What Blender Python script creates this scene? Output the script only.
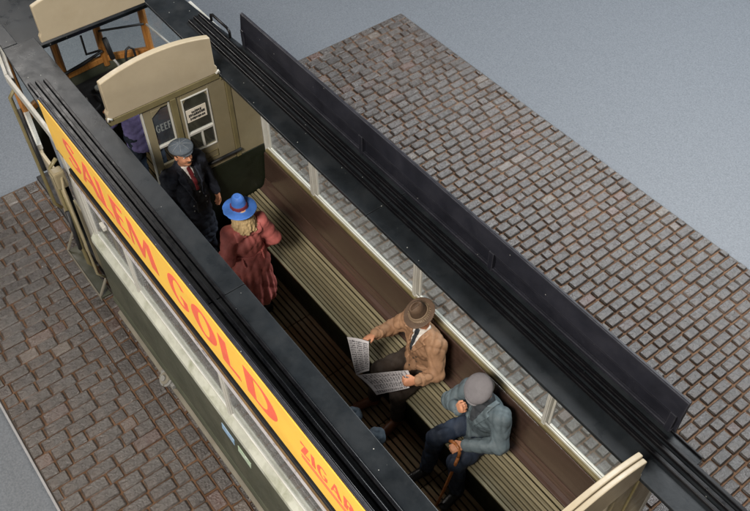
import bpy, bmesh, math, random
import numpy as np
from mathutils import Vector, Matrix

for o in list(bpy.data.objects):
    bpy.data.objects.remove(o, do_unlink=True)
scene = bpy.context.scene
COL = scene.collection

# ------------------------------------------------------------------ camera
CAM = Vector((6.08, -2.209, 8.0))
RR = ((0.60921443, 0.79299238, -0.00456783),
      (0.60503595, -0.46852554, -0.64375097),
      (-0.51262976, 0.38941868, -0.76522142))
cam_d = bpy.data.cameras.new('camera')
cam_d.sensor_width = 36.0
cam_d.lens = 855.868 * 36.0 / 750.0
cam_d.clip_start = 0.05
cam_d.clip_end = 300
cam = bpy.data.objects.new('camera', cam_d)
COL.objects.link(cam)
rx, ry, rz_ = Vector(RR[0]), -Vector(RR[1]), -Vector(RR[2])
cam.matrix_world = Matrix(((rx.x, ry.x, rz_.x, CAM.x), (rx.y, ry.y, rz_.y, CAM.y),
                           (rx.z, ry.z, rz_.z, CAM.z), (0, 0, 0, 1)))
scene.camera = cam

# ------------------------------------------------------------------ studio light
w = bpy.data.worlds.new('World')
scene.world = w
w.use_nodes = True
w.node_tree.nodes['Background'].inputs[0].default_value = (0.80, 0.88, 1.0, 1)
w.node_tree.nodes['Background'].inputs[1].default_value = 0.022


def softbox(name, loc, target, sx, sy, power, color):
    d = bpy.data.lights.new(name, 'AREA')
    d.shape = 'RECTANGLE'
    d.size = sx
    d.size_y = sy
    d.energy = power
    d.color = color
    o = bpy.data.objects.new(name, d)
    COL.objects.link(o)
    o.location = loc
    o.rotation_euler = (Vector(target) - Vector(loc)).to_track_quat('-Z', 'Y').to_euler()
    return o


softbox('softbox_back', (1.5, 11.5, 12.0), (3.0, 2.5, 0), 6, 4, 3200, (0.94, 0.975, 1.0))
softbox('softbox_front', (6.0, -6.2, 11.2), (2.4, 0, 1.5), 2.4, 2.0, 1750, (1.0, 0.93, 0.84))
softbox('softbox_rim', (-8.0, -0.5, 9.5), (0.5, 0.0, 2), 3, 3, 480, (1.0, 0.95, 0.90))
softbox('softbox_left', (5.5, -13.0, 4.9), (2.4, 0, 1.6), 1.6, 1.6, 520, (1.0, 0.93, 0.84))

vs = scene.view_settings
vs.view_transform = 'Standard'
vs.look = 'None'
vs.gamma = 1
vs.exposure = 0.0
try:
    vs.use_curve_mapping = False
except Exception:
    pass

# ------------------------------------------------------------------ helpers


def tag(o, label=None, cat=None, group=None, kind=None):
    if label: o['label'] = label
    if cat: o['category'] = cat
    if group: o['group'] = group
    if kind: o['kind'] = kind
    return o


def empty(name, loc=(0, 0, 0), rz=0.0, parent=None):
    o = bpy.data.objects.new(name, None)
    o.empty_display_size = 0.2
    COL.objects.link(o)
    o.location = loc
    o.rotation_euler = (0, 0, rz)
    o.parent = parent
    return o


def link(name, me, mat=None, parent=None, smooth=False, bevel=0.0):
    o = bpy.data.objects.new(name, me)
    COL.objects.link(o)
    o.parent = parent
    if mat is not None and not me.materials:
        me.materials.append(mat)
    if smooth:
        me.polygons.foreach_set('use_smooth', [True] * len(me.polygons))
    if bevel:
        m = o.modifiers.new('bevel', 'BEVEL')
        m.width = bevel
        m.segments = 2
        m.limit_method = 'ANGLE'
        m.angle_limit = math.radians(40)
    return o


def mesh(name, verts, faces):
    me = bpy.data.meshes.new(name)
    me.from_pydata(verts, [], faces)
    me.update()
    return me


BOXF = [(0, 3, 2, 1), (4, 5, 6, 7), (0, 1, 5, 4), (1, 2, 6, 5), (2, 3, 7, 6), (3, 0, 4, 7)]


def box(name, x0, x1, y0, y1, z0, z1, mat, parent=None, bevel=0.006):
    v = [(x0, y0, z0), (x1, y0, z0), (x1, y1, z0), (x0, y1, z0), (x0, y0, z1), (x1, y0, z1), (x1, y1, z1), (x0, y1, z1)]
    return link(name, mesh(name, v, BOXF), mat, parent, bevel=bevel)


def prism(name, pts, fn, h0, h1, mat, parent=None, bevel=0.005):
    """extrude 2D polygon; fn(u,v,h)->xyz"""
    n = len(pts)
    v = [fn(a, b, h0) for a, b in pts] + [fn(a, b, h1) for a, b in pts]
    f = [tuple(range(n - 1, -1, -1)), tuple(range(n, 2 * n))]
    f += [(i, (i + 1) % n, (i + 1) % n + n, i + n) for i in range(n)]
    me = mesh(name, v, f)
    bm = bmesh.new()
    bm.from_mesh(me)
    bmesh.ops.recalc_face_normals(bm, faces=bm.faces)
    bm.to_mesh(me)
    bm.free()
    return link(name, me, mat, parent, bevel=bevel)


PX = lambda u, v, h: (h, u, v)     # profile in Y,Z extruded along X
PY = lambda u, v, h: (u, h, v)
PZ = lambda u, v, h: (u, v, h)


def tube(name, pts, r, mat, parent=None, seg=10, radii=None):
    pts = [Vector(p) for p in pts]
    vs_, fs = [], []
    n = len(pts)
    prev = None
    for i, p in enumerate(pts):
        t = (pts[min(i + 1, n - 1)] - pts[max(i - 1, 0)]).normalized()
        ref = prev if prev is not None else (Vector((0, 0, 1)) if abs(t.z) < 0.9 else Vector((1, 0, 0)))
        a = (ref - t * ref.dot(t)).normalized()
        prev = a
        b = t.cross(a)
        rr = radii[i] if radii else r
        for k in range(seg):
            th = 2 * math.pi * k / seg
            vs_.append(p + (a * math.cos(th) + b * math.sin(th)) * rr)
    for i in range(n - 1):
        for k in range(seg):
            k2 = (k + 1) % seg
            fs.append((i * seg + k, i * seg + k2, (i + 1) * seg + k2, (i + 1) * seg + k))
    fs.append(tuple(range(seg - 1, -1, -1)))
    fs.append(tuple(range((n - 1) * seg, n * seg)))
    o = link(name, mesh(name, vs_, fs), mat, parent, smooth=True)
    return o


def frame(name, u0, u1, v0, v1, t, fn, h0, h1, mat, parent=None, bevel=0.004, arch=0.0):
    """rectangular ring (window frame) as one mesh"""
    o = [(u0, v0), (u1, v0), (u1, v1), (u0, v1)]
    i = [(u0 + t, v0 + t), (u1 - t, v0 + t), (u1 - t, v1 - t), (u0 + t, v1 - t)]
    V = [fn(a, b, h) for h in (h0, h1) for ring in (o, i) for a, b in ring]
    F = []
    for k in range(4):
        k2 = (k + 1) % 4
        F.append((k, k2, 4 + k2, 4 + k))
        F.append((8 + k, 12 + k, 12 + k2, 8 + k2))
        F.append((k, 8 + k, 8 + k2, k2))
        F.append((4 + k, 4 + k2, 12 + k2, 12 + k))
    me = mesh(name, V, F)
    bm = bmesh.new()
    bm.from_mesh(me)
    bmesh.ops.recalc_face_normals(bm, faces=bm.faces)
    bm.to_mesh(me)
    bm.free()
    return link(name, me, mat, parent, bevel=bevel)


# ------------------------------------------------------------------ materials
class NT:
    def __init__(s, name):
        s.m = bpy.data.materials.new(name)
        s.m.use_nodes = True
        s.t = s.m.node_tree
        s.b = s.t.nodes['Principled BSDF']
        s.out = s.t.nodes['Material Output']

    def n(s, ty, **kw):
        nd = s.t.nodes.new(ty)
        for k, v in kw.items():
            if k in ('operation', 'blend_type', 'data_type', 'feature', 'distance', 'attribute_name', 'bands_direction', 'wave_type', 'noise_dimensions', 'rings_direction'):
                setattr(nd, k, v)
        return nd

    def l(s, a, b):
        s.t.links.new(a, b)

    def noise(s, scale, detail=4, rough=0.6, vec=None, dist=0.0):
        nd = s.n('ShaderNodeTexNoise')
        nd.inputs['Scale'].default_value = scale
        nd.inputs['Detail'].default_value = detail
        nd.inputs['Roughness'].default_value = rough
        nd.inputs['Distortion'].default_value = dist
        s.l(vec if vec is not None else s.coord(), nd.inputs['Vector'])
        return nd.outputs['Fac']

    def coord(s, which='Object'):
        if not hasattr(s, '_c'):
            s._c = s.n('ShaderNodeTexCoord')
        return s._c.outputs[which]

    def mapping(s, scale=(1, 1, 1), vec=None, rot=(0, 0, 0)):
        nd = s.n('ShaderNodeMapping')
        nd.inputs['Scale'].default_value = scale
        nd.inputs['Rotation'].default_value = rot
        s.l(vec if vec is not None else s.coord(), nd.inputs['Vector'])
        return nd.outputs[0]

    def ramp(s, fac, stops):
        nd = s.n('ShaderNodeValToRGB')
        e = nd.color_ramp.elements
        while len(e) < len(stops):
            e.new(0.5)
        for k, (p, c) in enumerate(stops):
            e[k].position = p
            e[k].color = (c[0], c[1], c[2], 1) if hasattr(c, '__len__') else (c, c, c, 1)
        s.l(fac, nd.inputs[0])
        return nd.outputs[0]

    def mix(s, fac, a, b, blend='MIX'):
        nd = s.n('ShaderNodeMix', data_type='RGBA', blend_type=blend)
        for sock, val in ((nd.inputs[0], fac), (nd.inputs[6], a), (nd.inputs[7], b)):
            if hasattr(val, 'is_output'):
                s.l(val, sock)
            elif hasattr(val, '__len__'):
                sock.default_value = (val[0], val[1], val[2], 1)
            else:
                sock.default_value = val
        return nd.outputs[2]

    def math(s, op, a, b=0.0):
        nd = s.n('ShaderNodeMath', operation=op)
        for k, val in enumerate((a, b)):
            if hasattr(val, 'is_output'):
                s.l(val, nd.inputs[k])
            else:
                nd.inputs[k].default_value = val
        return nd.outputs[0]

    def bump(s, h, strength=0.3, dist=0.01):
        nd = s.n('ShaderNodeBump')
        nd.inputs['Strength'].default_value = strength
        nd.inputs['Distance'].default_value = dist
        s.l(h, nd.inputs['Height'])
        s.l(nd.outputs[0], s.b.inputs['Normal'])

    def set(s, col=None, rough=None, spec=None, metal=None, coat=None):
        for nm, val in (('Base Color', col), ('Roughness', rough), ('Specular IOR Level', spec), ('Metallic', metal), ('Coat Weight', coat)):
            if val is None: continue
            sock = s.b.inputs[nm]
            if hasattr(val, 'is_output'):
                s.l(val, sock)
            elif hasattr(val, '__len__'):
                sock.default_value = (val[0], val[1], val[2], 1)
            else:
                sock.default_value = val
        return s.m


def painted(name, col, rough=0.5, var=0.25, scale=6, dirt=None, dirt_amt=0.5, specks=0.0, edge=0.0, spec=0.4, grime_scale=3.0):
    """model paint: tonal mottling, grime patches, dust specks, rubbed edges"""
    t = NT(name)
    n1 = t.noise(scale, 5, 0.65)
    dark = tuple(c * (1 - var) for c in col)
    lite = tuple(min(1, c * (1 + var)) for c in col)
    c = t.ramp(n1, [(0.3, dark), (0.7, lite)])
    if dirt:
        n2 = t.noise(grime_scale, 8, 0.7, dist=0.4)
        f = t.ramp(n2, [(0.48, 0.0), (0.72, 1.0)])
        f = t.math('MULTIPLY', f, dirt_amt)
        c = t.mix(f, c, dirt)
    if edge:
        g = t.n('ShaderNodeNewGeometry')
        bv = t.n('ShaderNodeBevel')
        bv.samples = 4
        bv.inputs['Radius'].default_value = 0.014
        dt = t.n('ShaderNodeVectorMath')
        dt.operation = 'DOT_PRODUCT'
        t.l(g.outputs['True Normal'], dt.inputs[0])
        t.l(bv.outputs[0], dt.inputs[1])
        ed = t.math('SUBTRACT', 1.0, dt.outputs['Value'])
        wr = t.ramp(t.noise(14, 5, 0.7), [(0.35, 0.15), (0.65, 1.0)])
        f = t.math('MULTIPLY', t.ramp(ed, [(0.015, 0.0), (0.14, 1.0)]), wr)
        f = t.math('MULTIPLY', f, edge)
        c = t.mix(f, c, tuple(min(1, x * 2.2 + 0.05) for x in col))
    if specks:
        v = t.n('ShaderNodeTexVoronoi')
        v.inputs['Scale'].default_value = 16
        t.l(t.coord(), v.inputs['Vector'])
        sp = t.ramp(v.outputs['Distance'], [(0.05, 1.0), (0.08, 0.0)])
        keep = t.ramp(v.outputs['Color'], [(0.72, 0.0), (0.74, 1.0)])
        f = t.math('MULTIPLY', t.math('MULTIPLY', sp, keep), specks)
        c = t.mix(f, c, (0.45, 0.45, 0.42))
    rr = t.ramp(t.noise(scale * 2.3, 4), [(0.3, max(0.05, rough - 0.1)), (0.7, min(1, rough + 0.12))])
    t.bump(t.noise(scale * 12, 4), 0.12, 0.004)
    return t.set(c, rr, spec)


M = {}
M['roof'] = painted('roof_paint', (0.0115, 0.014, 0.0165), 0.33, 0.35, 3, dirt=(0.024, 0.026, 0.028), dirt_amt=0.6, specks=0.8, edge=0.5, spec=0.22)
M['ridge'] = painted('ridge_paint', (0.003, 0.003, 0.004), 0.33, 0.3, 4, dirt=(0.008, 0.008, 0.009), dirt_amt=0.4, spec=0.22, specks=0.5, edge=0.4)
M['signback'] = painted('sign_back_paint', (0.013, 0.0135, 0.019), 0.42, 0.3, 3, dirt=(0.026, 0.026, 0.033), dirt_amt=0.6, spec=0.2, specks=0.6, edge=0.8)
M['black'] = painted('black_paint', (0.010, 0.010, 0.011), 0.5, 0.3, 6, edge=0.3)
M['cream'] = painted('cream_paint', (0.37, 0.31, 0.215), 0.45, 0.06, 2.5, dirt=(0.30, 0.24, 0.15), dirt_amt=0.35, edge=0.5)
M['cream2'] = painted('olive_and_shaded_cream', (0.215, 0.183, 0.112), 0.45, 0.10, 3, dirt=(0.16, 0.125, 0.06), dirt_amt=0.4, edge=0.6)
M['olive_trim'] = painted('olive_trim_paint', (0.15, 0.125, 0.06), 0.45, 0.15, 4, dirt=(0.10, 0.08, 0.03), dirt_amt=0.5, edge=0.5)
M['white'] = painted('white_frame_paint', (0.46, 0.45, 0.41), 0.4, 0.06, 4, dirt=(0.35, 0.33, 0.22), dirt_amt=0.45, edge=0.3)
M['sill'] = painted('sill_paint', (0.43, 0.44, 0.38), 0.5, 0.18, 5, dirt=(0.20, 0.21, 0.13), dirt_amt=0.85, edge=0.3, grime_scale=4)
M['green'] = painted('green_body_paint', (0.062, 0.067, 0.046), 0.5, 0.15, 3, dirt=(0.11, 0.105, 0.075), dirt_amt=0.5, edge=0.5)
M['green_dark'] = painted('dark_green_paint', (0.035, 0.038, 0.024), 0.5, 0.2, 4, dirt=(0.09, 0.085, 0.06), dirt_amt=0.5, edge=0.4)
M['inner_green'] = painted('inner_dark_green', (0.009, 0.012, 0.006), 0.45, 0.3, 4, edge=0.2)
M['lip'] = painted('skirt_lip_paint', (0.19, 0.175, 0.14), 0.5, 0.15, 5, dirt=(0.12, 0.10, 0.07), dirt_amt=0.6)
M['brass'] = painted('moulding_brown', (0.16, 0.10, 0.045), 0.4, 0.3, 8, dirt=(0.05, 0.03, 0.015), dirt_amt=0.6)
M['yellow'] = painted('sign_yellow', (0.92, 0.56, 0.085), 0.42, 0.03, 2, dirt=(0.86, 0.47, 0.06), dirt_amt=0.6, edge=0.0, grime_scale=1.6)
M['red'] = painted('letter_red', (0.86, 0.15, 0.085), 0.42, 0.05, 6)
M['metal'] = painted('steel_grey', (0.22, 0.22, 0.21), 0.4, 0.2, 8, dirt=(0.08, 0.06, 0.04), dirt_amt=0.5, edge=0.6)
M['tray'] = painted('lit_tray_plastic', (0.30, 0.30, 0.31), 0.35, 0.1, 4, edge=0.6)
M['slab'] = painted('slab_side', (0.07, 0.06, 0.05), 0.7, 0.2, 6)
M['seam'] = painted('cap_seam', (0.14, 0.15, 0.16), 0.7, 0.2, 20)
M['paper_white'] = painted('notice_paper', (0.66, 0.60, 0.50), 0.7, 0.05, 10)
M['ink'] = painted('ink', (0.03, 0.03, 0.03), 0.6, 0.1, 10)
M['white_ink'] = painted('white_ink', (0.26, 0.27, 0.27), 0.6, 0.1, 10)
M['blue_sticker'] = painted('blue_sticker', (0.25, 0.42, 0.62), 0.4, 0.3, 20, dirt=(0.6, 0.65, 0.68), dirt_amt=0.8, grime_scale=14)
M['green_sticker'] = painted('green_sticker', (0.45, 0.58, 0.42), 0.4, 0.25, 20, dirt=(0.75, 0.78, 0.74), dirt_amt=0.9, grime_scale=12)
M['poster_dark'] = painted('door_poster', (0.03, 0.035, 0.05), 0.4, 0.5, 8, dirt=(0.14, 0.05, 0.03), dirt_amt=0.7, grime_scale=5)


def wood(name, c1, c2, rough, axis_scale, spec=0.4, bump=0.15, stain=None):
    t = NT(name)
    vec = t.mapping(axis_scale)
    n = t.noise(6, 7, 0.65, vec, 0.3)
    c = t.ramp(n, [(0.3, c1), (0.72, c2)])
    if stain:
        f = t.ramp(t.noise(1.1, 4, 0.6), [(0.42, 0.0), (0.66, 0.85)])
        c = t.mix(f, c, stain)
    oi = t.n('ShaderNodeObjectInfo')
    k = t.math('ADD', t.math('MULTIPLY', oi.outputs['Random'], 0.35), 0.8)
    hs = t.n('ShaderNodeHueSaturation')
    t.l(k, hs.inputs['Value'])
    t.l(c, hs.inputs['Color'])
    t.bump(n, bump, 0.006)
    return t.set(hs.outputs[0], rough, spec)


def gloss(m, w_, r_):
    b_ = m.node_tree.nodes['Principled BSDF']
    b_.inputs['Coat Weight'].default_value = w_
    b_.inputs['Coat Roughness'].default_value = r_


M['slat'] = wood('bench_slat_wood', (0.175, 0.150, 0.09), (0.32, 0.28, 0.175), 0.42, (0.5, 14, 14))
M['floor'] = wood('floor_slat_wood', (0.15, 0.115, 0.065), (0.32, 0.25, 0.14), 0.5, (0.5, 14, 14), stain=(0.22, 0.11, 0.045))
M['back'] = wood('bench_back_wood', (0.042, 0.024, 0.018), (0.082, 0.048, 0.037), 0.26, (0.35, 3, 9), spec=0.6, bump=0.10)
gloss(M['back'], 0.8, 0.16)
M['wood'] = wood('pillar_wood', (0.20, 0.075, 0.015), (0.42, 0.19, 0.05), 0.4, (12, 12, 0.8))

# glass: clear pane with a diffuse film of dust and painted-in reflection
def glass_mat(name, d0, d1):
    t = NT(name)
    tr = t.n('ShaderNodeBsdfTransparent')
    tr.inputs[0].default_value = (0.93, 0.95, 0.94, 1)
    gl = t.n('ShaderNodeBsdfGlossy')
    gl.inputs['Roughness'].default_value = 0.04
    gl.inputs['Color'].default_value = (0.95, 0.95, 1, 1)
    fr = t.n('ShaderNodeLayerWeight')
    fr.inputs['Blend'].default_value = 0.5
    schl = t.math('ADD', t.math('MULTIPLY', t.math('POWER', fr.outputs['Facing'], 5.0), 0.9), 0.035)
    mx = t.n('ShaderNodeMixShader')
    t.l(schl, mx.inputs[0]); t.l(tr.outputs[0], mx.inputs[1]); t.l(gl.outputs[0], mx.inputs[2])
    df = t.n('ShaderNodeBsdfDiffuse')
    df.inputs[0].default_value = (0.55, 0.55, 0.53, 1)
    mx2 = t.n('ShaderNodeMixShader')
    fac = t.ramp(t.noise(3.0, 6, 0.7), [(0.35, d0), (0.7, d1)])
    t.l(fac, mx2.inputs[0]); t.l(mx.outputs[0], mx2.inputs[1]); t.l(df.outputs[0], mx2.inputs[2])
    t.l(mx2.outputs[0], t.out.inputs['Surface'])
    return t.m


M['glass'] = glass_mat('window_glass', 0.05, 0.14)  # dust film made heavier to imitate the grey reflection in the panes
M['clear'] = glass_mat('clean_glass', 0.005, 0.03)

# cobbles
t = NT('cobble_stone')
at = t.n('ShaderNodeAttribute', attribute_name='tint')
base = t.ramp(at.outputs['Fac'], [(0.0, (0.034, 0.028, 0.026)), (0.35, (0.049, 0.042, 0.038)), (0.62, (0.059, 0.051, 0.046)),
                                  (0.94, (0.045, 0.041, 0.039)), (0.975, (0.105, 0.050, 0.039)), (0.993, (0.14, 0.12, 0.10))])
wash = t.ramp(t.noise(0.75, 3, 0.6), [(0.40, 0.0), (0.66, 0.45)])
base = t.mix(wash, base, (0.056, 0.036, 0.027))
n1 = t.noise(9, 6, 0.7)
c = t.mix(t.ramp(n1, [(0.35, 0.0), (0.75, 0.45)]), base, (0.11, 0.102, 0.094))
n3 = t.noise(3.2, 5, 0.65)
c = t.mix(t.ramp(n3, [(0.52, 0.0), (0.78, 0.38)]), c, (0.12, 0.075, 0.05))
geo = t.n('ShaderNodeNewGeometry')
sep = t.n('ShaderNodeSeparateXYZ')
t.l(geo.outputs['Position'], sep.inputs[0])
low = t.ramp(t.math('ADD', t.math('ADD', sep.outputs[2], 0.03), t.math('MULTIPLY', t.math('SUBTRACT', t.noise(25, 3), 0.5), 0.03)), [(0.012, 1.0), (0.022, 0.0)])
c = t.mix(low, c, (0.17, 0.085, 0.045))
rg = t.ramp(t.noise(22, 4, 0.6), [(0.3, 0.18), (0.7, 0.40)])
chis = t.n('ShaderNodeTexVoronoi')
chis.inputs['Scale'].default_value = 34
t.l(t.coord(), chis.inputs['Vector'])
t.bump(t.math('ADD', t.math('MULTIPLY', t.noise(34, 7, 0.75), 1.6), t.math('ADD', t.math('MULTIPLY', chis.outputs['Distance'], 0.5), t.math('MULTIPLY', t.noise(13, 3, 0.5), 0.35))), 0.7, 0.011)
M['cobble'] = t.set(c, rg, 1.0)
M['cobble'].node_tree.nodes['Principled BSDF'].inputs['Coat Weight'].default_value = 0.4
t.l(t.b.inputs['Normal'].links[0].from_socket, t.b.inputs['Coat Normal'])
M['cobble'].node_tree.nodes['Principled BSDF'].inputs['Coat Roughness'].default_value = 0.3

t = NT('mortar')
c = t.ramp(t.noise(5, 6, 0.7), [(0.3, (0.075, 0.04, 0.023)), (0.55, (0.15, 0.083, 0.045)), (0.75, (0.26, 0.16, 0.098))])
t.bump(t.noise(60, 4), 0.6, 0.01)
M['mortar'] = t.set(c, 0.85, 0.2)

t = NT('backdrop_cloth')
n = t.noise(48, 4, 0.7)
c = t.ramp(n, [(0.3, (0.100, 0.113, 0.130)), (0.7, (0.178, 0.195, 0.218))])
t.bump(t.noise(45, 3, 0.6), 0.25, 0.006)
M['table'] = t.set(c, 0.55, 0.45)


def cloth(name, col, var=0.35, rough=0.75, fine=60, hi=0.4, lo=0.55):
    """painted miniature cloth: base coat, darker wash in the creases, dry-brushed folds, fine weave"""
    t = NT(name)
    n1 = t.noise(7, 5, 0.65)
    c = t.ramp(n1, [(0.3, tuple(x * (1 - var) for x in col)), (0.7, tuple(min(1, x * (1 + var)) for x in col))])
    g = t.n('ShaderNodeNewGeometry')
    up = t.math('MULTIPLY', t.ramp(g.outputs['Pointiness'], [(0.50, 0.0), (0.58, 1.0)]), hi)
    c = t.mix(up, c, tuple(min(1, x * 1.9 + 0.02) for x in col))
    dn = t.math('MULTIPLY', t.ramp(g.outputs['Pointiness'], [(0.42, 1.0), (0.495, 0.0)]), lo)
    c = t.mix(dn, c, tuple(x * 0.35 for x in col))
    t.bump(t.math('ADD', t.noise(fine, 4), t.math('MULTIPLY', t.noise(16, 3), 2.0)), 0.35, 0.008)
    return t.set(c, rough, 0.3)


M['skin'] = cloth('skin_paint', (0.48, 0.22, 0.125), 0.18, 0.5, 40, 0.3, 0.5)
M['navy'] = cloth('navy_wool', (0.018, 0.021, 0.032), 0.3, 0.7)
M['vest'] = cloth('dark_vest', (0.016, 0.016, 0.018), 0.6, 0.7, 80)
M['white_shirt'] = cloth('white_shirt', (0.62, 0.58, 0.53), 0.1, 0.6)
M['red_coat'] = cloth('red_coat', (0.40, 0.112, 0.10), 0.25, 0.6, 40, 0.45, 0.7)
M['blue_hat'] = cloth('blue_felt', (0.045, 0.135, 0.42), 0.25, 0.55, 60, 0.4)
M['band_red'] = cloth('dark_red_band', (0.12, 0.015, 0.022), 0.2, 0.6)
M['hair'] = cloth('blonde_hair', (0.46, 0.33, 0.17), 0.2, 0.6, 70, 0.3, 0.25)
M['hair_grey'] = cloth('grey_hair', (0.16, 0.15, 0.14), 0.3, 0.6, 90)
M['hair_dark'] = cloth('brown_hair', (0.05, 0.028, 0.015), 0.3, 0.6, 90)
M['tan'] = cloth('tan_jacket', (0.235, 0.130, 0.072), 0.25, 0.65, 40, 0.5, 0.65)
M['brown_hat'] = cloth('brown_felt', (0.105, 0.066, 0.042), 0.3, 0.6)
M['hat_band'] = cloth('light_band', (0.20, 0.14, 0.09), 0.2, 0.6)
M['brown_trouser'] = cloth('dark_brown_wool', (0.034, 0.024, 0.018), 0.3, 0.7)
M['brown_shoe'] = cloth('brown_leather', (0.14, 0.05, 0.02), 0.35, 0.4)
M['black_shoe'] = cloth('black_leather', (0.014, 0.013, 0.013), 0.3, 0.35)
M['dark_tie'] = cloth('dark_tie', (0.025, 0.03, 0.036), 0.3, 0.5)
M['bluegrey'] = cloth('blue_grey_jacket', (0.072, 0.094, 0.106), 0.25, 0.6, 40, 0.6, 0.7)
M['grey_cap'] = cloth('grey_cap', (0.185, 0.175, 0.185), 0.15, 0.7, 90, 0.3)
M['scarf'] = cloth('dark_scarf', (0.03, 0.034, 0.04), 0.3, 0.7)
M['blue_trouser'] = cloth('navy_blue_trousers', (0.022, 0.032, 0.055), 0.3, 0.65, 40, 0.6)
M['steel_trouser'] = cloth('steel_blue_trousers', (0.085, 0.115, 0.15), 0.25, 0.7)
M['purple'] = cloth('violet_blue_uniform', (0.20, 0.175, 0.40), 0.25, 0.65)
M['eye'] = painted('eye_white', (0.5, 0.47, 0.43), 0.3, 0.05, 10)
M['cane'] = wood('cane_wood', (0.25, 0.075, 0.018), (0.42, 0.16, 0.05), 0.3, (10, 10, 2))
# tweed cap with light radial seams is plain cloth plus seams as geometry
M['tweed'] = cloth('slate_tweed', (0.066, 0.078, 0.092), 0.5, 0.75, 120, 0.5)
# striped tie
t = NT('striped_tie')
wv = t.n('ShaderNodeTexWave')
wv.inputs['Scale'].default_value = 7
wv.inputs['Distortion'].default_value = 0.4
t.l(t.mapping((0, 0.7, 1)), wv.inputs['Vector'])
c = t.ramp(wv.outputs['Fac'], [(0.38, (0.13, 0.016, 0.02)), (0.55, (0.38, 0.30, 0.28))])
M['tie'] = t.set(c, 0.5, 0.3)
# newsprint: rows of broken dark strokes on grey-white paper (flat print)
t = NT('newsprint')
vec = t.coord('UV')
sp = t.n('ShaderNodeSeparateXYZ')
t.l(vec, sp.inputs[0])
row = t.math('FRACT', t.math('MULTIPLY', sp.outputs[1], 17.0))
rowmask = t.math('GREATER_THAN', row, 0.32)
wn = t.noise(1.0, 4, 0.8, t.mapping((46, 17, 1), vec))
txt = t.math('GREATER_THAN', wn, 0.47)
colm = t.math('GREATER_THAN', t.math('FRACT', t.math('ADD', t.math('MULTIPLY', sp.outputs[0], 3.0), 0.04)), 0.09)
head = t.math('GREATER_THAN', t.noise(1.0, 3, 0.7, t.mapping((7, 3.2, 1), vec)), 0.56)
m = t.math('MULTIPLY', t.math('MULTIPLY', rowmask, txt), colm)
ex = t.math('MULTIPLY', t.math('GREATER_THAN', sp.outputs[0], 0.04), t.math('LESS_THAN', sp.outputs[0], 0.96))
ey = t.math('MULTIPLY', t.math('GREATER_THAN', sp.outputs[1], 0.06), t.math('LESS_THAN', sp.outputs[1], 0.95))
m = t.math('MULTIPLY', t.math('MAXIMUM', m, t.math('MULTIPLY', t.math('MULTIPLY', head, txt), colm)), t.math('MULTIPLY', ex, ey))
c = t.mix(t.math('MULTIPLY', m, 0.88), (0.50, 0.48, 0.49), (0.035, 0.032, 0.04))
M['news'] = t.set(c, 0.7, 0.2)
# white letterboard under the sign with faint illegible dark print
t = NT('letterboard_print')
vec = t.coord()
wn = t.noise(1.0, 3, 0.6, t.mapping((20, 0.1, 20), vec))
blk = t.noise(1.0, 2, 0.5, t.mapping((1.3, 1, 0.3), vec))
sp = t.n('ShaderNodeSeparateXYZ')
t.l(vec, sp.inputs[0])
zz = t.ramp(t.math('SUBTRACT', sp.outputs[2], 2.40), [(0.0, 0.0), (0.005, 1.0), (0.06, 1.0), (0.065, 0.0)])
f = t.math('MULTIPLY', t.math('MULTIPLY', t.math('GREATER_THAN', wn, 0.555), t.ramp(blk, [(0.45, 0.0), (0.6, 0.75)])), zz)
c = t.mix(f, t.ramp(t.noise(5, 4), [(0.3, (0.52, 0.50, 0.52)), (0.7, (0.64, 0.62, 0.64))]), (0.07, 0.07, 0.10))
M['letterboard'] = t.set(c, 0.45, 0.4)

# ------------------------------------------------------------------ setting: backdrop + cobbled base
rnd = random.Random(7)
table = link('tabletop', mesh('tabletop', [(-60, -60, -0.14), (60, -60, -0.14), (60, 60, -0.14), (-60, 60, -0.14)], [(0, 1, 2, 3)]), M['table'])
tag(table, kind='structure')

BX0, BX1, BY0, BY1 = -3.08, 8.2, -2.57, 5.31
base = empty('cobbled_base', (0, 0, 0))
tag(base, kind='structure')
slab = box('slab', BX0, BX1, BY0, BY1, -0.14 + 0.002, -0.030, M['slab'], base, 0.0)
mort = link('mortar_bed', mesh('mortar_bed', [(BX0 + .03, BY0 + .03, -0.016), (BX1 - .03, BY0 + .03, -0.016), (BX1 - .03, BY1 - .03, -0.016), (BX0 + .03, BY1 - .03, -0.016)], [(0, 1, 2, 3)]), M['mortar'], base)
for nm, a in (('edge_strip', (BX0 - .012, BX1, BY0 - .012, BY0 + .014)), ):
    box(nm, a[0], a[1], a[2], a[3], -0.137, -0.004, M['tray'], base, 0.006)  # plastic rim, coloured pale on this edge alone for the light it catches


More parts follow.
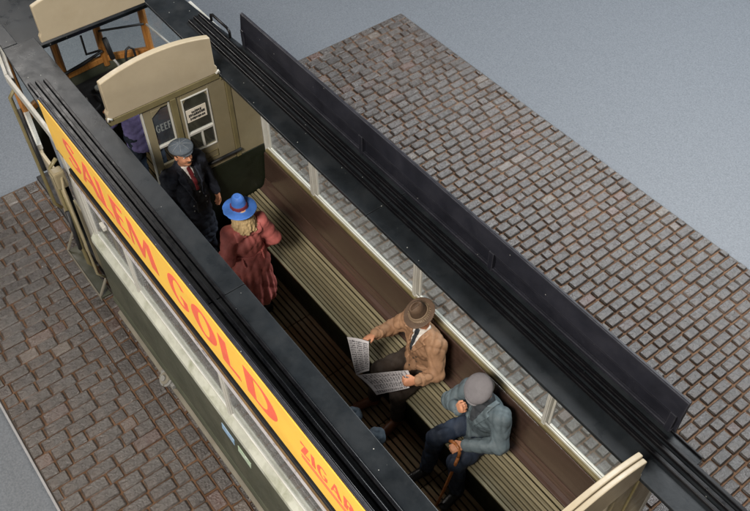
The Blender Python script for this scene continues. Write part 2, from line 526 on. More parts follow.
def brick_geo(cx, cy, lx, ly, r):
    """rounded, uneven sett; returns verts, faces"""
    us = [-1, -0.80, 0.0, 0.80, 1]
    v_s = [-1, -0.87, 0.0, 0.87, 1]
    V, F = [], []
    tilt = (r.uniform(-.035, .035), r.uniform(-.03, .03))
    dz = r.uniform(-.006, .006)
    jit = r.uniform(-.03, .03)
    for j, v in enumerate(v_s):
        for i, u in enumerate(us):
            e = max(abs(u), abs(v))
            z = 0.010 + dz + r.uniform(-.003, .003)
            uu, vv = u, v
            if e > 0.9:
                z -= 0.017
                if abs(u) > 0.9 and abs(v) > 0.9:
                    uu *= 0.94; vv *= 0.95; z -= 0.006
                uu *= 1 + r.uniform(-.025, .025)
                vv *= 1 + r.uniform(-.02, .02)
            x = uu * lx / 2 + jit * vv * 0.02
            y = vv * ly / 2 + jit * uu * 0.03
            z += tilt[0] * x + tilt[1] * y
            V.append((cx + x, cy + y, z))
    for j in range(4):
        for i in range(4):
            F.append((j * 5 + i, j * 5 + i + 1, j * 5 + i + 6, j * 5 + i + 5))
    ring = [0, 1, 2, 3, 4, 9, 14, 19, 24, 23, 22, 21, 20, 15, 10, 5]
    b0 = len(V)
    for k in ring:
        V.append((V[k][0], V[k][1], -0.04))
    n = len(ring)
    for k in range(n):
        k2 = (k + 1) % n
        F.append((ring[k], b0 + k, b0 + k2, ring[k2]))
    return V, F


bricks = []
# rows of setts laid across the tracks: each row runs along Y
pitch = 0.146
nrow = int((BX1 - BX0 - 0.04) / pitch)


def fill_row(xc, y0, y1, lo=.2, hi=.30):
    y = y0 - rnd.uniform(0, .24)
    while y < y1 - 0.04:
        L = (rnd.choice([.15, .22, .26, .28, .28, .29, .30]) if y0 < 0 else rnd.choice([.15, .19, .21, .225, .235, .24, .25])) + rnd.uniform(-.012, .012)
        a, b = max(y, y0), min(y + L, y1)
        if y1 - b < 0.07:
            b = y1
        if b - a > 0.06:
            g_ = .012 if y0 < 0 else .018
            bricks.append((xc, (a + b) / 2, pitch - g_ + .002, b - a - g_))
        y = b if b < y1 else y1 + 1
        if y < y0: y = y0


for i in range(nrow):
    fill_row(BX0 + .03 + pitch * (i + .5), BY0 + .02, -1.37)
pitch = 0.131
for i in range(int((BX1 - BX0 - 0.04) / pitch)):
    fill_row(BX0 + .03 + pitch * (i + .5), 1.20, BY1 - .02)
# two courses along the tram, stones lengthwise
for y0, wd in ((-1.37, .155), (-1.215, .15), (-1.065, .15), (-.915, .15), (-.765, .15), (0.75, .15), (0.90, .15), (1.05, .15)):
    x = BX0 + .03
    while x < BX1 - .1:
        L = rnd.uniform(.17, .25)
        bricks.append((x + L / 2, y0 + wd / 2, L - .016, wd - .015))
        x += L
Rn = [Vector(r) for r in RR]


def vis(b):
    q = Vector((b[0], b[1], 0)) - CAM
    d = Rn[2].dot(q)
    u = 375 + 855.87 * Rn[0].dot(q) / d
    v = 255.5 + 855.87 * Rn[1].dot(q) / d
    inside = -10 < u < 760 and -10 < v < 521
    # hidden behind or under the tram as the photograph sees it
    hid = -1.12 < b[1] < 1.85 or (2.2 < b[1] < 3.2 and b[0] < 5.2) or (1.8 < b[1] < 2.2 and (b[0] < -0.6 or b[0] > 4.2))
    return (0 if (inside and not hid) else 1, d)


order = sorted(range(len(bricks)), key=lambda k: vis(bricks[k]))


def tint_attr(me, vals):
    a = me.attributes.new('tint', 'FLOAT', 'POINT')
    a.data.foreach_set('value', vals)


restV, restF, restT = [], [], []
for rank, k in enumerate(order):
    cx, cy, lx, ly = bricks[k]
    tn = rnd.random()
    if rank < 298:
        V, F = brick_geo(0, 0, lx, ly, rnd)
        me = mesh('brick', V, F)
        tint_attr(me, [tn] * len(V))
        o = link('brick', me, M['cobble'], base, smooth=True)
        me.set_sharp_from_angle(angle=math.radians(24))
        o.location = (cx, cy, 0)
    else:
        V, F = brick_geo(cx, cy, lx, ly, rnd)
        b0 = len(restV)
        restV += V
        restF += [tuple(i + b0 for i in f) for f in F]
        restT += [tn] * len(V)
me = mesh('bricks', restV, restF)
tint_attr(me, restT)
o = link('bricks', me, M['cobble'], base, smooth=True)
me.set_sharp_from_angle(angle=math.radians(24))
tag(o, kind='stuff')

# ------------------------------------------------------------------ the tram
tram = empty('tram', (0, 0, 0))
tag(tram, 'open-topped model tram in cream and olive green with a long yellow sign', 'tram')
XB, XN = 0.0, 5.12          # far and near bulkheads
ROOF = 2.93


# roof pieces
def roof_side(s):
    nm = 'roof_panel'
    f = (lambda u, v, h: (u, s * v, h))
    # flat plank along the opening, split at a visible joint
    prism(nm, [(-1.62, .575), (2.30, .575), (2.30, .985), (-0.2, .985), (-1.2, .93), (-1.62, .90)], f, 2.895, ROOF, M['roof'], tram)
    prism(nm, [(2.306, .575), (6.9, .575), (6.9, .93), (5.34, .93), (5.34, .985), (2.306, .985)], f, 2.895, ROOF, M['roof'], tram)
    prism(nm, [(-3.3, .745), (-1.626, .745), (-1.626, .90), (-3.3, .78)], f, 2.895, ROOF, M['roof'], tram)
    # rain strips
    for a, b, x0, z in ((.752, .790, -.90, 2.958), (.822, .862, -.92, 2.962), (.890, .928, -.94, 2.958)):
        o = prism('roof_rib', [(a, ROOF + .002), (b, ROOF + .002), (b - .006, z), (a + .006, z)], lambda u, v, h: (h, s * u, v), x0, 6.85, M['ridge'], tram, 0.004)
    # gutter edge
    prism('gutter', [(.988, 2.84), (1.0, 2.84), (1.0, 2.945), (.988, 2.945)], lambda u, v, h: (h, s * u, v), -0.1, 5.33, M['ridge'], tram, 0.003)


roof_side(1)
roof_side(-1)
# low front canopy beyond the platform opening and its step
prism('front_canopy', [(-1.63, -.742), (-1.63, .742), (-2.6, .74), (-3.1, .55), (-3.35, 0), (-3.1, -.55), (-2.6, -.74)], PZ, 2.76, 2.80, M['roof'], tram)
# grab handle on the far-right roof
tube('roof_handle', [(-.78, .955, 2.93), (-.78, .955, 3.0), (-.74, .955, 3.02), (-.46, .955, 3.02), (-.42, .955, 3.0), (-.42, .955, 2.93)], .014, M['ridge'], tram)


# signs along both roof edges
def sign(s):
    face = M['yellow'] if s < 0 else M['yellow']
    b = box('sign_board', -.22, 5.10, min(s * 1.004, s * 1.022), max(s * 1.004, s * 1.022), 2.71, 3.30, M['signback'], tram, 0.003)
    pf = box('printed_face', -.215, 5.095, min(s * 1.0225, s * 1.030), max(s * 1.0225, s * 1.030), 2.715, 3.285 if s < 0 else 3.27, face, b, 0.0015)
    prism('sign_rail', [(.976, 3.125), (1.003, 3.125), (1.003, 3.298), (.994, 3.298)], lambda u, v, h: (h, s * u, v), -.22, 5.10, M['signback'], b, 0.005)
    prism('sign_bead', [(.992, 3.085), (1.003, 3.085), (1.003, 3.112), (.992, 3.112)], lambda u, v, h: (h, s * u, v), -.22, 5.10, M['signback'], b, 0.004)
    for x in (-.19, 1.70, 3.33, 5.05):
        ya, yb = sorted((s * .968, s * 1.003))
        box('sign_post', x - .025, x + .025, ya, yb, 2.932, 3.133, M['signback'], b, 0.004)
    ya, yb = sorted((s * .975, s * 1.003))
    box('sign_foot', -.2, 5.08, ya, yb, 2.932, 2.965, M['signback'], b, 0.004)
    return b


sign(1)
sgn = sign(-1)


# hand-cut letters with thick uprights and thin hairlines
def ell(cx, cy, rx_, ry_, n=36, a0=0, a1=360):
    return [(cx + rx_ * math.cos(math.radians(a0 + (a1 - a0) * k / n)), cy + ry_ * math.sin(math.radians(a0 + (a1 - a0) * k / n))) for k in range(n + (0 if a1 - a0 == 360 else 1))]


def stroke(pts, ws):
    L, R_ = [], []
    n = len(pts)
    for i, p in enumerate(pts):
        a, b = pts[max(i - 1, 0)], pts[min(i + 1, n - 1)]
        dx, dy = b[0] - a[0], b[1] - a[1]
        d = math.hypot(dx, dy) or 1
        nx, ny = -dy / d, dx / d
        L.append((p[0] + nx * ws[i] / 2, p[1] + ny * ws[i] / 2))
        R_.append((p[0] - nx * ws[i] / 2, p[1] - ny * ws[i] / 2))
    return L + R_[::-1]


def glyph(ch):
    T, H = 0.34, 0.12
    if ch == 'L': return [[(0, 0), (.78, 0), (.74, H + .03), (T, H), (T, 1), (0, 1)]], .80
    if ch == 'I': return [[(0, 0), (T, 0), (T, 1), (0, 1)]], T
    if ch == 'E': return [[(0, 0), (.80, 0), (.77, H + .02), (T, H), (T, .47), (.66, .47), (.66, .47 + H), (T, .47 + H), (T, 1 - H), (.76, 1 - H - .02), (.78, 1), (0, 1)]], .80
    if ch == 'A': return [[(0, 0), (.13, 0), (.25, .26), (.62, .26), (.72, 0), (1.05, 0), (.62, 1), (.42, 1)], [(.30, .37), (.45, .72), (.58, .37)]], 1.05
    if ch == 'M': return [[(0, 0), (.11, 0), (.16, .68), (.50, 0), (.62, 0), (.90, .70), (.94, 0), (1.26, 0), (1.16, 1), (.93, 1), (.63, .36), (.33, 1), (.08, 1)]], 1.26
    if ch == 'O': return [ell(.55, .5, .55, .53), ell(.55, .5, .23, .41)[::-1]], 1.10
    if ch == 'D':
        o = [(0, 0)] + ell(.45, .5, .55, .5, 20, -90, 90) + [(0, 1)]
        i = [(.30, .10)] + ell(.42, .5, .28, .40, 20, -90, 90) + [(.30, .90)]
        return [o, i[::-1]], 1.0
    if ch == 'G':
        o = ell(.55, .5, .55, .53, 30, 42, 318)
        i = ell(.58, .5, .29, .42, 30, 318, 42)
        return [o + [(.98, .46), (.62, .46), (.62, .36), (.72, .36), (.72, .16)] + i[1:]], 1.05
    if ch == 'S':
        P = [(.66, .80), (.55, .92), (.38, .95), (.20, .88), (.15, .74), (.24, .60), (.42, .50), (.60, .40), (.68, .26), (.60, .12), (.40, .05), (.22, .08), (.10, .22)]
        W = [.20, .12, .11, .16, .22, .26, .28, .26, .22, .16, .11, .12, .20]
        return [stroke(P, W)], .80
    if ch == 'Z': return [[(0, 0), (.86, 0), (.84, .20), (.44, .12), (.86, .92), (.84, 1), (.06, 1), (.06, .82), (.44, .88), (0, .10)]], .88
    if ch == 'R':
        return [[(0, 0), (T, 0), (T, .42), (.42, .42), (.66, 0), (1.0, 0), (.70, .46)] + ell(.50, .725, .40, .275, 14, -50, 90) + [(0, 1)],
                ([(.30, .52)] + ell(.42, .715, .18, .185, 12, -80, 80) + [(.30, .90)])[::-1]], .98
    if ch == 'T': return [[(.30, 0), (.60, 0), (.60, .88), (.88, .85), (.90, 1), (0, 1), (.02, .85), (.30, .88)]], .90
    if ch == 'N': return [[(0, 0), (.12, 0), (.14, .70), (.74, 0), (.98, 0), (.98, 1), (.86, 1), (.86, .36), (.30, 1), (0, 1)]], .98
    if ch == 'F': return [[(0, 0), (T, 0), (T, .45), (.66, .45), (.66, .57), (T, .57), (T, .88), (.76, .86), (.78, 1), (0, 1)]], .78
    return [], .4


def letter(ch, u0, v0, sx, sy, fn, d0, mat, parent, thick=0.003, name='letter', shear=0.0):
    conts, wd = glyph(ch)
    if not conts: return wd * sx
    cu = bpy.data.curves.new(name, 'CURVE')
    cu.dimensions = '2D'
    cu.fill_mode = 'BOTH'
    cu.extrude = thick / 2
    for c_ in conts:
        sp_ = cu.splines.new('POLY')
        sp_.points.add(len(c_) - 1)
        for p, (a, b) in zip(sp_.points, c_):
            p.co = ((a + shear * b) * sx, b * sy, 0, 1)
        sp_.use_cyclic_u = True
    tmp = bpy.data.objects.new('tmp', cu)
    COL.objects.link(tmp)
    dg = bpy.context.evaluated_depsgraph_get()
    me = bpy.data.meshes.new_from_object(tmp.evaluated_get(dg))
    bpy.data.objects.remove(tmp, do_unlink=True)
    for v in me.vertices:
        v.co = fn(u0 + v.co.x, v0 + v.co.y, d0 + v.co.z)
    me.materials.clear()
    link(name, me, mat, parent)
    return wd * sx


SF = lambda u, v, d: Vector((u, -1.0305 - d, v))
for ch, x0, x1 in (('S', .16, .45), ('A', .44, .83), ('L', .81, 1.03), ('E', 1.06, 1.30), ('M', 1.33, 1.79),
                   ('G', 1.98, 2.29), ('O', 2.33, 2.69), ('L', 2.73, 2.99), ('D', 3.06, 3.47)):
    wd = glyph(ch)[1]
    letter(ch, x0, 2.850, (x1 - x0) * .97 / wd, .325, SF, 0.0, M['red'], sgn)
x = 3.73
for ch in 'ZIGARETTEN':
    wd = letter(ch, x, 2.98, .112, .150, SF, 0.0, M['red'], sgn)
    x += wd + .024
    if x > 5.0: break
for z in (2.935, 2.905):
    box('underline', 3.73, 5.06, -1.0335, -1.0302, z, z + .012, M['red'], sgn, 0.0)


# side walls, windows
POSTS = [0.88, 2.50, 4.16]


def side(s):
    f = lambda u, v, h: (h, s * u, v)
    fy = lambda y0, y1: tuple(sorted((s * y0, s * y1)))
    fs = 'dark fascia'
    a, b = fy(.955, 1.0)
    box('fascia', -.05, 5.17, a, b, 2.60, 2.838, M['black'], tram)
    a, b = fy(.985, 1.028)
    box('fascia', -.05, 5.17, a, b, 2.546, 2.598, M['black'], tram)
    prism('moulding', [(.99, 2.505), (1.034, 2.505), (1.038, 2.525), (1.028, 2.545), (.99, 2.545)], f, -.05, 5.17, M['brass'], tram, 0.004)
    a, b = fy(.985, 1.024)
    box('letterboard', -.06, 5.18, a, b, 2.36, 2.504, M['letterboard'], tram, 0.004)
    # window posts and panes
    xs = [0.0] + POSTS + [5.12]
    for k, x in enumerate([-.02] + POSTS + [5.14]):
        a, b = fy(.952, 1.020)
        o = box('window_post', x - .019, x + .019, a, b, 1.70, 2.359, M['white'], tram, 0.006)
        a, b = fy(.940, .951)
        box('post_cap', x - .012, x + .012, a, b, 1.79, 2.6, M['white'], o, 0.003)
    for k in range(4):
        a_, b_ = xs[k] + .022, xs[k + 1] - .022
        y0, y1 = fy(.988, 1.012)
        wf = frame('window_frame', a_, b_, 1.745, 2.358, .022, (lambda u, v, h: (u, h, v)), y0, y1, M['white'], tram, 0.004)
        y0, y1 = fy(1.000, 1.004)
        box('pane', a_ + .03, b_ - .03, y0, y1, 1.771, 2.332, M['glass'], wf, 0.0)
    # sill (weathered) outside and olive ledge inside
    prism('outer_sill', [(1.0, 1.70), (1.0, 1.768), (1.082, 1.655), (1.082, 1.622), (1.0, 1.622)] if False else
          [(.968, 1.60), (.968, 1.735), (1.010, 1.735), (1.062, 1.672), (1.068, 1.615), (1.05, 1.60)], f, -.06, 5.18, M['sill'], tram, 0.006)
    prism('inner_ledge', [(.940, 1.70), (.967, 1.70), (.967, 1.765), (.940, 1.757)], f, .012, 5.108, M['olive_trim'], tram, 0.004)
    prism('window_strip', [(.967, 1.736), (.973, 1.736), (.973, 1.79), (.961, 1.79), (.961, 1.767), (.967, 1.767)], f, .035, 5.09, M['white'], tram, 0.003)
    # lower body
    a, b = fy(1.0, 1.062)
    box('side_panel', -.06, 5.18, a, b, .74, 1.598, M['green'], tram, 0.004)
    prism('belt_rail', [(1.0, .66), (1.080, .66), (1.080, .70), (1.064, .738), (1.0, .738)], f, -.06, 5.18, M['green'], tram, 0.006)
    a, b = fy(.98, 1.052)
    box('skirt', -.06, 5.18, a, b, .47, .658, M['green_dark'], tram, 0.004)
    prism('skirt_lip', [(.98, .42), (1.088, .42), (1.088, .445), (1.055, .468), (.98, .468)], f, -.06, 5.18, M['lip'], tram, 0.005)
    # inner wall below the ledge
    a, b = fy(.952, .999)
    box('inner_wall', 0.01, 5.11, a, b, .80, 1.699, M['inner_green'], tram, 0.0)
    for k in range(12):
        box('rivet', .2 + k * .42, .2 + k * .42 + .016, *fy(1.050, 1.058), .60, .616, M['green_dark'], tram, 0.003)


side(1)
side(-1)
# axle-box cap on the near side skirt
ax = []
cap_pts = [(math.cos(a) * .075, math.sin(a) * .075) for a in [2 * math.pi * k / 20 for k in range(20)]]
TL = lambda u, v, h: (1.12 + u, -1.095 + v * .75 - h * .66, .60 + v * .66 + h * .75)
circ = lambda r, n=24: [(math.cos(2 * math.pi * k / n) * r, math.sin(2 * math.pi * k / n) * r) for k in range(n)]
ab = prism('axle_cap', circ(.085), TL, -.05, .020, M['metal'], tram, 0.006)
prism('cap_ring', circ(.062), TL, .021, .034, M['lip'], ab, 0.004)
prism('cap_hub', circ(.030, 14), TL, .035, .06, M['metal'], ab, 0.005)
for a in range(4):
    cx_, cy_ = .073 * math.cos(a * 1.57 + .6), .073 * math.sin(a * 1.57 + .6)
    prism('cap_bolt', [(cx_ + p[0], cy_ + p[1]) for p in circ(.009, 6)], TL, .021, .032, M['lip'], ab, 0.0)
box('cap_bracket', 1.0, 1.24, -1.10, -1.053, .54, .60, M['metal'], ab, 0.006)
# stickers on the green panel
for nm, mt, x0, z0 in (('sticker', 'blue_sticker', 2.36, 1.44), ('sticker', 'green_sticker', 2.62, 1.42)):
    o = prism(nm, [(x0, z0 - .10), (x0 + .20, z0 - .12), (x0 + .22, z0), (x0 + .02, z0 + .02)], PY, -1.0625, -1.066, M[mt], tram, 0.0)
    o['label'] = 'blue and white sticker' if 'blue' in mt else 'green and white sticker'

# under-frame
box('underframe', -2.2, 6.9, -.85, .85, .28, .70, M['black'], tram)
box('floor_pan', -2.25, 6.9, -.99, .99, .702, .757, M['black'], tram)

# floor slats
ny = 17
sections = [(-2.1, -1.25), (-1.245, -.03)] + [(.02 + k * .73, .02 + k * .73 + .722) for k in range(7)]
for (x0, x1) in sections:
    for j in range(ny):
        y = -.476 + j * .0595
        sl = box('floor_slat', x0, x1, y - .022, y + .022, .775 + rnd.uniform(0, .003), .80 + rnd.uniform(-.002, .003), M['floor'], tram, 0.004)
    box('floor_batten', x0 + .02, x0 + .06, -.50, .50, .758, .7745, M['black'], tram, 0.0)


# benches
def bench(s):
    b = empty('bench', (0, 0, 0), 0, tram)
    f = lambda u, v, h: (h, s * u, v)
    n = 10
    for k in range(n):
        y = .420 + k * .0405
        z = 1.252 - .010 * math.sin(math.pi * k / (n - 1)) + (.012 if k == n - 1 else 0)
        prism('slat', [(y - .0155, z - .026), (y + .0155, z - .026), (y + .0155, z), (y - .0155, z)], f, .015, 5.10, M['slat'], b, 0.006)
    prism('back_board', [(.806, 1.262), (.835, 1.268), (.862, 1.295), (.886, 1.375), (.908, 1.370), (.885, 1.28), (.85, 1.245), (.806, 1.238)], f, .02, 5.10, M['back'], b, 0.004)
    prism('back_board', [(.887, 1.380), (.909, 1.376), (.936, 1.742), (.916, 1.744)], f, .02, 5.10, M['back'], b, 0.008)
    prism('seat_front', [(.428, .81), (.452, .81), (.446, 1.222), (.422, 1.222)], f, .02, 5.10, M['inner_green'], b, 0.004)
    for x in (.05, 1.7, 3.35, 5.02):
        prism('bracket', [(.455, 1.18), (.90, 1.18), (.90, 1.222), (.455, 1.222)], f, x, x + .04, M['black'], b, 0.0)


bench(1)
bench(-1)


# bulkheads
def arch(name, x0, x1, mat, parent, zend=3.35, zmid=3.435, half=.562, inset=.018, z0=2.955):
    e = half - inset
    pts = [(-half, z0), (half, z0), (half, 3.02), (e, 3.05), (e, zend)]
    for k in range(1, 16):
        y = e * (1 - 2 * k / 16)
        pts.append((y, zend + (zmid - zend) * (1 - (y / e) ** 2)))
    pts += [(-e, zend), (-e, 3.05), (-half, 3.02)]
    return prism(name, pts, PX, x0, x1, mat, parent, 0.008)


def bulkhead(x, sgn_):
    """x = face towards the saloon; sgn_ = direction away from it"""
    X = lambda a, b: tuple(sorted((x + sgn_ * a, x + sgn_ * b)))
    B = lambda nm, a, b, y0, y1, z0, z1, mt, par=tram, bev=.005: box(nm, *X(a, b), y0, y1, z0, z1, M[mt], par, bev)
    ar = arch('bulkhead_arch', *X(-.01, .055), M['cream'], tram) if sgn_ < 0 else arch('bulkhead_arch', *X(-.01, .028), M['cream'], tram, 3.24, 3.35, .552)
    B('lintel', -.012, .05, -.57, .57, 2.885, 2.953, 'olive_trim')
    for sy in (-1, 1): B('lintel_end', -.012, .05, min(sy*.572, sy*.94), max(sy*.572, sy*.94), 2.86, 2.892, 'olive_trim')
    # right fixed field beside the wall
    B('wall_panel', .0, .04, .665, .945, 1.84, 2.884, 'cream2')  # cream panel in shade: the shade is painted in with the darker cream
    B('wall_panel', .0, .04, -.945, -.60, .80, 2.884, 'cream')
    B('corner_post', -.012, .05, .615, .664, 1.84, 2.884, 'olive_trim')
    B('wainscot', -.004, .04, .06, .945, .80, 1.838, 'inner_green')
    B('mullion', -.014, .05, .035, .095, .80, 2.884, 'olive_trim')
    # fixed light: four panels round a pane
    fx = empty('fixed_light', (0, 0, 0), 0, tram)
    B('panel', .004, .036, .096, .145, 1.84, 2.884, 'cream2', fx)
    B('panel', .004, .036, .425, .614, 1.84, 2.884, 'cream2', fx)
    B('panel', .004, .036, .1455, .4245, 1.84, 2.15, 'cream2', fx)
    B('panel', .004, .036, .1455, .4245, 2.82, 2.884, 'cream2', fx)
    for (y0, y1) in ((.1455, .20), (.375, .4245)):
        pts = [(y0, 2.82), (y1, 2.82), (y1, 2.74)] if y0 > .3 else [(y0, 2.82), (y0, 2.74), (y1, 2.82)]
        prism('corner_piece', pts, PX, *X(.004, .036), M['cream2'], fx, 0.003)
    frame('beading', .140, .430, 2.145, 2.825, .014, lambda u, v, h: (h, u, v), *X(-.006, .010), M['white'], fx, 0.003)
    B('glazing_bar', -.004, .03, .1455, .4245, 2.365, 2.392, 'white', fx, .003)
    B('glazing_bar', -.004, .03, .285, .302, 2.165, 2.364, 'white', fx, .003)
    B('pane', .016, .020, .147, .423, 2.152, 2.818, 'clear', fx, 0)
    nt = B('notice', .006, .010, .168, .382, 2.525, 2.672, 'paper_white', fx, 0)
    # illegible printed lines on the notice
    r2 = random.Random(3)
    for zc, hgt, ys, ye in ((2.632, .022, .225, .33), (2.598, .026, .19, .365), (2.556, .022, .20, .36)):
        y = ys
        while y < ye:
            wd = r2.uniform(.008, .018)
            B('print', .0035, .006, y, min(y + wd, ye), zc - hgt / 2 + r2.uniform(-.003, .003), zc + hgt / 2 + r2.uniform(-.004, .006), 'ink', nt, 0)
            y += wd + r2.uniform(.003, .006)
    frame('recess_trim', .25, .42, 1.98, 2.07, .012, lambda u, v, h: (h, u, v), *X(-.004, .006), M['olive_trim'], fx, 0.003)
    # half-open sliding door
    dr = empty('door', (0, 0, 0), 0, tram)
    B('stile', .010, .040, -.245, -.165, .82, 2.884, 'cream2', dr)
    B('stile', .010, .040, .015, .034, .82, 2.884, 'white', dr)
    B('rail', .010, .040, -.1645, .0145, 2.835, 2.884, 'cream2', dr)
    B('rail', .010, .040, -.1645, .0145, .82, 2.16, 'cream2', dr)
    prism('corner_piece', [(-.1645, 2.835), (-.1645, 2.76), (-.06, 2.835)], PX, *X(.010, .040), M['cream2'], dr, 0.003)
    B('glazing_bar', .004, .036, -.1645, .0145, 2.375, 2.402, 'white', dr, .003)
    B('pane', .022, .026, -.164, .014, 2.162, 2.834, 'clear', dr, 0)
    ps = B('poster', .028, .032, -.160, .010, 2.41, 2.80, 'poster_dark', dr, 0)
    yy = -.148
    for ch in 'GEEF':
        yy += letter(ch, yy, 2.555, .038, .085, (lambda u, v, d: Vector((x + sgn_ * (.0265 - d), u, v))) if sgn_ < 0 else (lambda u, v, d: Vector((x + sgn_ * (.0265 - d), u, v))), 0, M['white_ink'], ps, .002) + .008
    B('edge_strip', .004, .046, -.262, -.246, .82, 2.884, 'white', dr)
    tube('door_handle', [(x - sgn_ * .005, -.215, 2.00), (x - sgn_ * .05, -.215, 2.01), (x - sgn_ * .055, -.215, 2.06), (x - sgn_ * .05, -.215, 2.11), (x - sgn_ * .005, -.215, 2.12)], .012, M['white'], dr)
    # black bumper rail
    tube('hand_rail', [(x - sgn_ * .03, .20, 1.945), (x - sgn_ * .03, .66, 1.945)], .017, M['black'], tram)
    B('jamb', -.012, .05, -.600, -.575, .80, 2.884, 'olive_trim')
    return ar


bulkhead(XB, -1)
bulkhead(XN, 1)
arch('front_arch', -1.49, -1.44, M['cream'], tram)
arch('near_arch_facing', XN + .030, XN + .066, M['cream'], tram, 3.22, 3.33, .552)
# white bracket and looped cable beside the near bulkhead
box('white_catch', 4.90, 5.10, .63, .66, 2.05, 2.08, M['white'], tram, .005)
tube('cable', [(4.75, .35, 1.30), (4.82, .55, 1.34), (4.90, .72, 1.45), (4.95, .82, 1.60), (4.98, .90, 1.74), (5.02, .93, 1.78)], .012, M['black'], tram)
tube('bulkhead_foot', [(.02, .535, 2.96), (.02, .565, 2.985), (.02, .57, 2.955)], .012, M['white'], tram)
tube('bulkhead_foot', [(.02, -.535, 2.96), (.02, -.565, 2.985), (.02, -.57, 2.955)], .012, M['white'], tram)

# front platform: bowed windscreen
WS = [(-1.30, -.98), (-1.95, -.86), (-2.27, -.27), (-2.31, .25), (-2.12, .74), (-1.30, .98), (-.05, 1.0)]


def seg_box(name, a, b, z0, z1, th, mat, parent, bevel=.005, inset=0.0):
    a, b = Vector((a[0], a[1], 0)), Vector((b[0], b[1], 0))
    d = (b - a).normalized()
    a2, b2 = a + d * inset, b - d * inset
    n_ = Vector((-d.y, d.x, 0)) * th / 2
    V = [a2 - n_, b2 - n_, b2 + n_, a2 + n_]
    return prism(name, [(p.x, p.y) for p in V], PZ, z0, z1, mat, parent, bevel)


for k in range(len(WS) - 1):
    a, b = WS[k], WS[k + 1]
    wood_part = 1 <= k <= 4
    ws = seg_box('windscreen_rail', a, b, 1.86, 1.93, .06, M['wood'] if wood_part else M['white'], tram, .006, .03)
    seg_box('top_rail', a, b, 2.70, 2.795, .05, M['wood'] if wood_part else M['white'], ws, .006, .03)
    seg_box('pane', a, b, 1.932, 2.699, .004, M['clear'], ws, 0, .035)
    seg_box('dash_panel', a, b, .60, 1.858, .035, M['cream'] if k in (0, 5) else M['green'], tram, .004, 0.0)
for k in range(1, 6):
    p = WS[k]
    rad = .045
    prism('pillar', [(p[0] + rad * math.cos(t_), p[1] + rad * math.sin(t_)) for t_ in [2 * math.pi * q / 10 for q in range(10)]], PZ, 1.80, 2.798, M['wood'], tram, .006)
# inside the platform: desk, controller, brake handles and bars in black
prism('controller_desk', [(-2.20, -.30), (-2.24, .24), (-2.05, .66), (-1.72, .55), (-1.72, -.42), (-1.95, -.60)], PZ, 1.55, 1.78, M['black'], tram, .02)
ct = prism('controller', [(-1.75 + .16 * math.cos(a), -.25 + .16 * math.sin(a)) for a in [2 * math.pi * k / 24 for k in range(24)]], PZ, .80, 1.84, M['black'], tram, .02)
tube('crank', [(-1.75, -.25, 1.84), (-1.75, -.25, 1.90), (-1.62, -.33, 1.91), (-1.60, -.34, 1.99)], .018, M['metal'], ct)
bw = [(-1.72 + .17 * math.cos(a), .12 + .17 * math.sin(a), 1.92) for a in [2 * math.pi * k / 24 for k in range(25)]]
bwh = tube('brake_wheel', bw, .014, M['black'], tram)
tube('brake_column', [(-1.72, .12, .80), (-1.72, .12, 1.92)], .022, M['black'], bwh)
for a in (0, 1.05, 2.1):
    tube('spoke', [(-1.72 + .16 * math.cos(a), .12 + .16 * math.sin(a), 1.918), (-1.72 - .16 * math.cos(a), .12 - .16 * math.sin(a), 1.918)], .009, M['metal'], bwh)
for i_, yy in enumerate((-.45, -.36, -.02)):
    g = prism('gauge', [(-1.95 + .05 * math.cos(a), yy + .05 * math.sin(a)) for a in [2 * math.pi * k / 16 for k in range(16)]], PZ, 1.782, 1.83, M['metal'], tram, .006)
tube('lever', [(-2.02, .33, 1.78), (-2.07, .30, 1.93), (-2.12, .28, 1.98)], .014, M['metal'], tram)
tube('lever_grip', [(-2.12, .28, 1.98), (-2.16, .26, 2.24)], .030, M['black'], tram)
tube('hoop', [(-2.0, .40, 1.78), (-2.03, .40, 2.0), (-2.04, .43, 2.08), (-2.04, .47, 2.10), (-2.03, .51, 2.06), (-2.0, .52, 1.78)], .014, M['black'], tram)
tube('window_bar', [(-2.27, .25, 2.28), (-2.08, .72, 2.28)], .013, M['black'], tram)
tube('window_bar', [(-2.06, .74, 2.28), (-1.72, .86, 2.12)], .013, M['metal'], tram)
tube('wiper', [(-2.24, .20, 2.06), (-2.18, .02, 2.12), (-2.10, .0, 2.42)], .013, M['black'], tram)
tube('wiper', [(-2.24, .22, 2.04), (-2.22, -.05, 1.99), (-2.18, -.50, 1.96)], .014, M['black'], tram, radii=[.014, .022, .012])

# near platform, just enough of it to be seen past the bulkhead
for y in (-.94, .94):
    box('platform_post', 5.9, 5.96, y - .03, y + .03, .80, 2.89, M['wood'], tram)
box('platform_wall', 5.2, 6.9, .94, .985, .80, 1.80, M['cream'], tram)
box('platform_wall', 5.2, 6.9, -.985, -.94, .80, 1.80, M['cream'], tram)
box('platform_floor', 5.2, 6.9, -.93, .93, .76, .80, M['floor'], tram)
box('platform_rail', 5.25, 6.9, .92, .985, 2.30, 2.36, M['wood'], tram)
